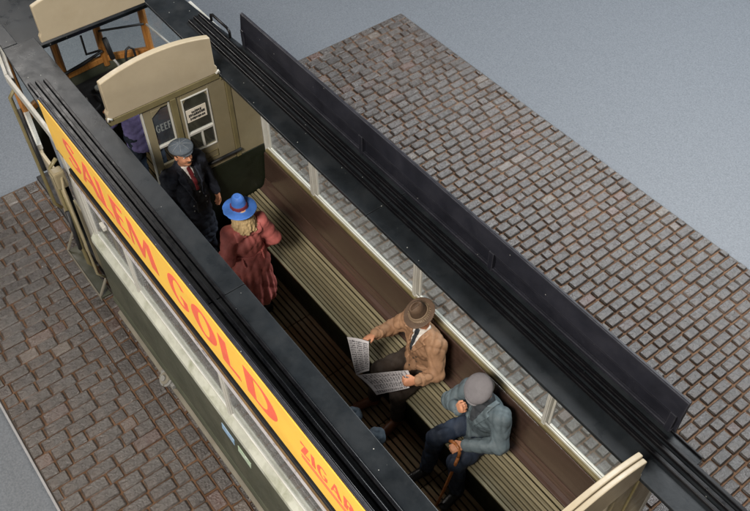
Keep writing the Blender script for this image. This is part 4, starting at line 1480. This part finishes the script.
hr = Field(L(0, 0, 0) - .16, L(0, 0, 0) + .16, .007); hr.ell(L(-.022, 0, .02), (.096, .083, .072), ax_, 0); put(hr, 'hair', 'hair_dark', o)

# ---------- old man with the cane
J = dict(head=V3(.105, -.02, SE + .785), hf=V3(1, .05, -.66), hu=V3(.55, 0, 1), chest=V3(.045, 0, SE + .42), pelvis=V3(-.02, 0, SE + .11),
         shL=V3(.05, .185, SE + .56), shR=V3(.06, -.175, SE + .56), elL=V3(.14, .30, SE + .36), elR=V3(.20, -.27, SE + .36),
         wrL=V3(.355, .115, SE + .33), wrR=V3(.255, -.115, SE + .50), handL=(V3(.9, -.35, -.10), V3(0, -.2, -1), V3(-.2, -1, 0), .75), handR=(V3(.1, .55, .9), V3(-1, .3, 0), V3(0, .5, 1), 1.25),
         hipL=V3(.0, .095, SE + .10), hipR=V3(.0, -.095, SE + .10), knL=V3(.42, .12, SE + .085), knR=V3(.41, -.17, SE + .09),
         anL=V3(.42, .17, .085), anR=V3(.50, -.16, .085), toeL=V3(.58, .20, .045), toeR=V3(.67, -.18, .045))
OM = (3.75, .755, FLOOR)
o, L, ax_, (lo, hi) = figure('person', OM, math.radians(-92), 'seated old man in blue-grey jacket and pale grey cap leaning on a cane', J)
C = jacket(J, lo, hi, .0085, fold=.0046, seed=21, hem=V3(.03, 0, SE + .06), hem_r=(.16, .175), sleeve=(.085, .074, .054))
put(C, 'jacket', 'bluegrey', o)
put(chest_patch(C, J, 1, SE + .40, SE + .68, .02, .075, .004), 'scarf', 'scarf', o)
for s_ in (-1, 1):
    put(lapel(C, J, s_, SE + .30, SE + .65, .015, .075, .012, .068), 'lapel', 'bluegrey', o)
put(C.inter(lambda X, Y, Z: np.maximum(np.maximum(np.abs(Y - .15) - .06, np.abs(Z - SE - .16) - .02), .05 - X), .009), 'pocket_flap', 'bluegrey', o)
buttons(C, o, [(.0, SE + .28), (0, SE + .20)], 'scarf', .011)
T = legs(J, lo, hi, .010, fold=.008, seed=9)
put(T, 'trousers', 'blue_trouser', o)
shoes(J, 'black_shoe', o)
hf, hs, hu = ax_
H = Field(L(0, 0, .08) - .2, L(0, 0, .08) + .2, .006)
H.ell(L(.006, 0, .070), (.132, .122, .062), (unit(hf - hu * .10), hs, unit(hu + hf * .10)), .02)
H.ell(L(.105, 0, .040), (.055, .075, .008), (unit(hf - hu * .3), hs, unit(hu + hf * .3)), .015)
put(H, 'cap', 'grey_cap', o)
hr = Field(L(0, 0, 0) - .16, L(0, 0, 0) + .16, .007); hr.ell(L(-.02, 0, .01), (.098, .085, .075), ax_, 0); put(hr, 'hair', 'hair_grey', o)

# ---------- driver on the front platform, seen through the doorway
J = dict(head=V3(.02, 0, 1.58), hf=V3(1, 0, -.1), hu=V3(.05, 0, 1), chest=V3(0, 0, 1.22), pelvis=V3(0, 0, .93),
         shL=V3(0, .19, 1.38), shR=V3(0, -.19, 1.38), elL=V3(.07, .27, 1.12), elR=V3(.07, -.27, 1.12),
         wrL=V3(.28, .20, 1.05), wrR=V3(.28, -.20, 1.05), handL=(V3(1, 0, 0), V3(0, 0, -1), V3(0, -1, 0), .6), handR=(V3(1, 0, 0), V3(0, 0, -1), V3(0, 1, 0), .6),
         hipL=V3(0, .09, .90), hipR=V3(0, -.09, .90), knL=V3(.02, .11, .50), knR=V3(.0, -.11, .50), anL=V3(0, .12, .075), anR=V3(-.03, -.12, .075),
         toeL=V3(.17, .14, .045), toeR=V3(.14, -.15, .045))
o, L, ax_, (lo, hi) = figure('person', (-1.12, .06, FLOOR), math.radians(180), 'driver in violet-blue uniform standing on the front platform behind the bulkhead', J, .010)
C = jacket(J, lo, hi, .012, hem=V3(0, 0, .80), hem_r=(.15, .16), seed=8)
put(C, 'tunic', 'purple', o)
put(legs(J, lo, hi, .013), 'trousers', 'blue_trouser', o)
shoes(J, 'black_shoe', o)
H = Field(L(0, 0, .08) - .2, L(0, 0, .08) + .2, .008)
H.ell(L(0, 0, .10), (.128, .122, .022), ax_, .02); H.ell(L(0, 0, .066), (.100, .086, .04), ax_, .02); H.ell(L(.1, 0, .05), (.05, .075, .007), ax_, .01)
put(H, 'cap', 'purple', o)

# ---------- passenger on the left bench, only a knee shows past the roof edge
J = dict(head=V3(.03, 0, SE + .82), hf=V3(1, 0, -.1), hu=V3(.1, 0, 1), chest=V3(0, 0, SE + .44), pelvis=V3(0, 0, SE + .12),
         shL=V3(0, .185, SE + .60), shR=V3(0, -.185, SE + .60), elL=V3(.05, .26, SE + .34), elR=V3(.05, -.26, SE + .34),
         wrL=V3(.26, .17, SE + .22), wrR=V3(.26, -.17, SE + .22), handL=(V3(1, -.2, -.1), V3(0, 0, -1), V3(0, -1, 0), .35), handR=(V3(1, .2, -.1), V3(0, 0, -1), V3(0, 1, 0), .35),
         hipL=V3(.02, .09, SE + .10), hipR=V3(.02, -.09, SE + .10), knL=V3(.49, .13, SE + .10), knR=V3(.52, -.15, SE + .10),
         anL=V3(.46, .14, .085), anR=V3(.46, -.14, .085), toeL=V3(.62, .16, .045), toeR=V3(.62, -.16, .045))
o, L, ax_, (lo, hi) = figure('person', (3.12, -.585, FLOOR), math.radians(92), 'passenger in steel-blue trousers on the bench under the near roof edge', J, .010)
put(jacket(J, lo, hi, .012, hem=V3(.03, 0, SE + .06), hem_r=(.15, .16), seed=15), 'jacket', 'navy', o)
put(legs(J, lo, hi, .011, seed=6), 'trousers', 'steel_trouser', o)
shoes(J, 'black_shoe', o)
hr = Field(L(0, 0, .02) - .16, L(0, 0, .02) + .16, .008); hr.ell(L(-.015, 0, .035), (.102, .088, .09), ax_, 0); put(hr, 'hair', 'hair_dark', o)

# ------------------------------------------------------------------ things held
# newspaper: two leaves meeting at a fold, slightly bowed, with real thickness


def leaf(name, p00, p10, p11, p01, bow, parent, nu=10, nv=8, th=.003, flip=False):
    p00, p10, p11, p01 = [Vector(p) for p in (p00, p10, p11, p01)]
    nrm = (p10 - p00).cross(p01 - p00).normalized()
    V, F, UV = [], [], []
    for side_ in (0, 1):
        for j in range(nv + 1):
            for i in range(nu + 1):
                u, v = i / nu, j / nv
                p = (p00 * (1 - u) + p10 * u) * (1 - v) + (p01 * (1 - u) + p11 * u) * v
                p = p + nrm * (bow * math.sin(math.pi * u) + .006 * math.sin(7 * v + 3 * u)) - nrm * th * side_
                V.append(p); UV.append((u, v))
    n1 = (nu + 1) * (nv + 1)
    for j in range(nv):
        for i in range(nu):
            a = j * (nu + 1) + i
            F.append((a, a + 1, a + nu + 2, a + nu + 1))
            F.append((n1 + a, n1 + a + nu + 1, n1 + a + nu + 2, n1 + a + 1))
    rim = [i for i in range(nu + 1)] + [(j + 1) * (nu + 1) - 1 for j in range(1, nv + 1)] + [nv * (nu + 1) + i for i in range(nu - 1, -1, -1)] + [j * (nu + 1) for j in range(nv - 1, 0, -1)]
    for k in range(len(rim)):
        a, b = rim[k], rim[(k + 1) % len(rim)]
        F.append((a, a + n1, b + n1, b))
    me = mesh(name, V, F)
    uvl = me.uv_layers.new(name='UVMap')
    for lp in me.loops:
        uvl.data[lp.index].uv = UV[lp.vertex_index]
    return link(name, me, M['news'], parent, smooth=False)


news = empty('newspaper', (2.86, .30, 1.60))
tag(news, 'open black-and-white newspaper held by the man in the tan jacket', 'newspaper')
q = Vector(news.location)
P = lambda *a: Vector(a) - q
# spine from lower (near floor) to upper (near reader)
A0, A1 = P(2.755, .100, 1.555), P(2.808, .205, 1.60)
leaf('page', P(2.545, .165, 1.85), P(2.70, .285, 1.85), A1, A0, .010, news)
leaf('page', A0 + Vector((.002, .004, .004)), P(2.955, .150, 1.50), P(3.165, .395, 1.635), P(3.085, .415, 1.745), -.020, news, 10, 12)
leaf('page', A0 + Vector((.004, .006, -.004)), P(2.985, .150, 1.475), P(3.160, .370, 1.60), P(3.07, .39, 1.72), -.026, news, 10, 12)

cane = empty('cane', (3.875, .13, FLOOR))
tag(cane, 'brown wooden walking cane with curved handle held by the old man', 'cane')
q = Vector(cane.location)
tube('shaft', [P(3.875, .13, .805), P(3.88, .20, 1.07), P(3.88, .28, 1.36), P(3.878, .315, 1.50)], .014, M['cane'], cane, 12, radii=[.012, .013, .014, .015])
tube('handle', [P(3.878, .315, 1.50), P(3.872, .33, 1.55), P(3.848, .338, 1.585), P(3.808, .34, 1.592), P(3.768, .34, 1.575), P(3.743, .34, 1.545)], .015, M['cane'], cane, 12)
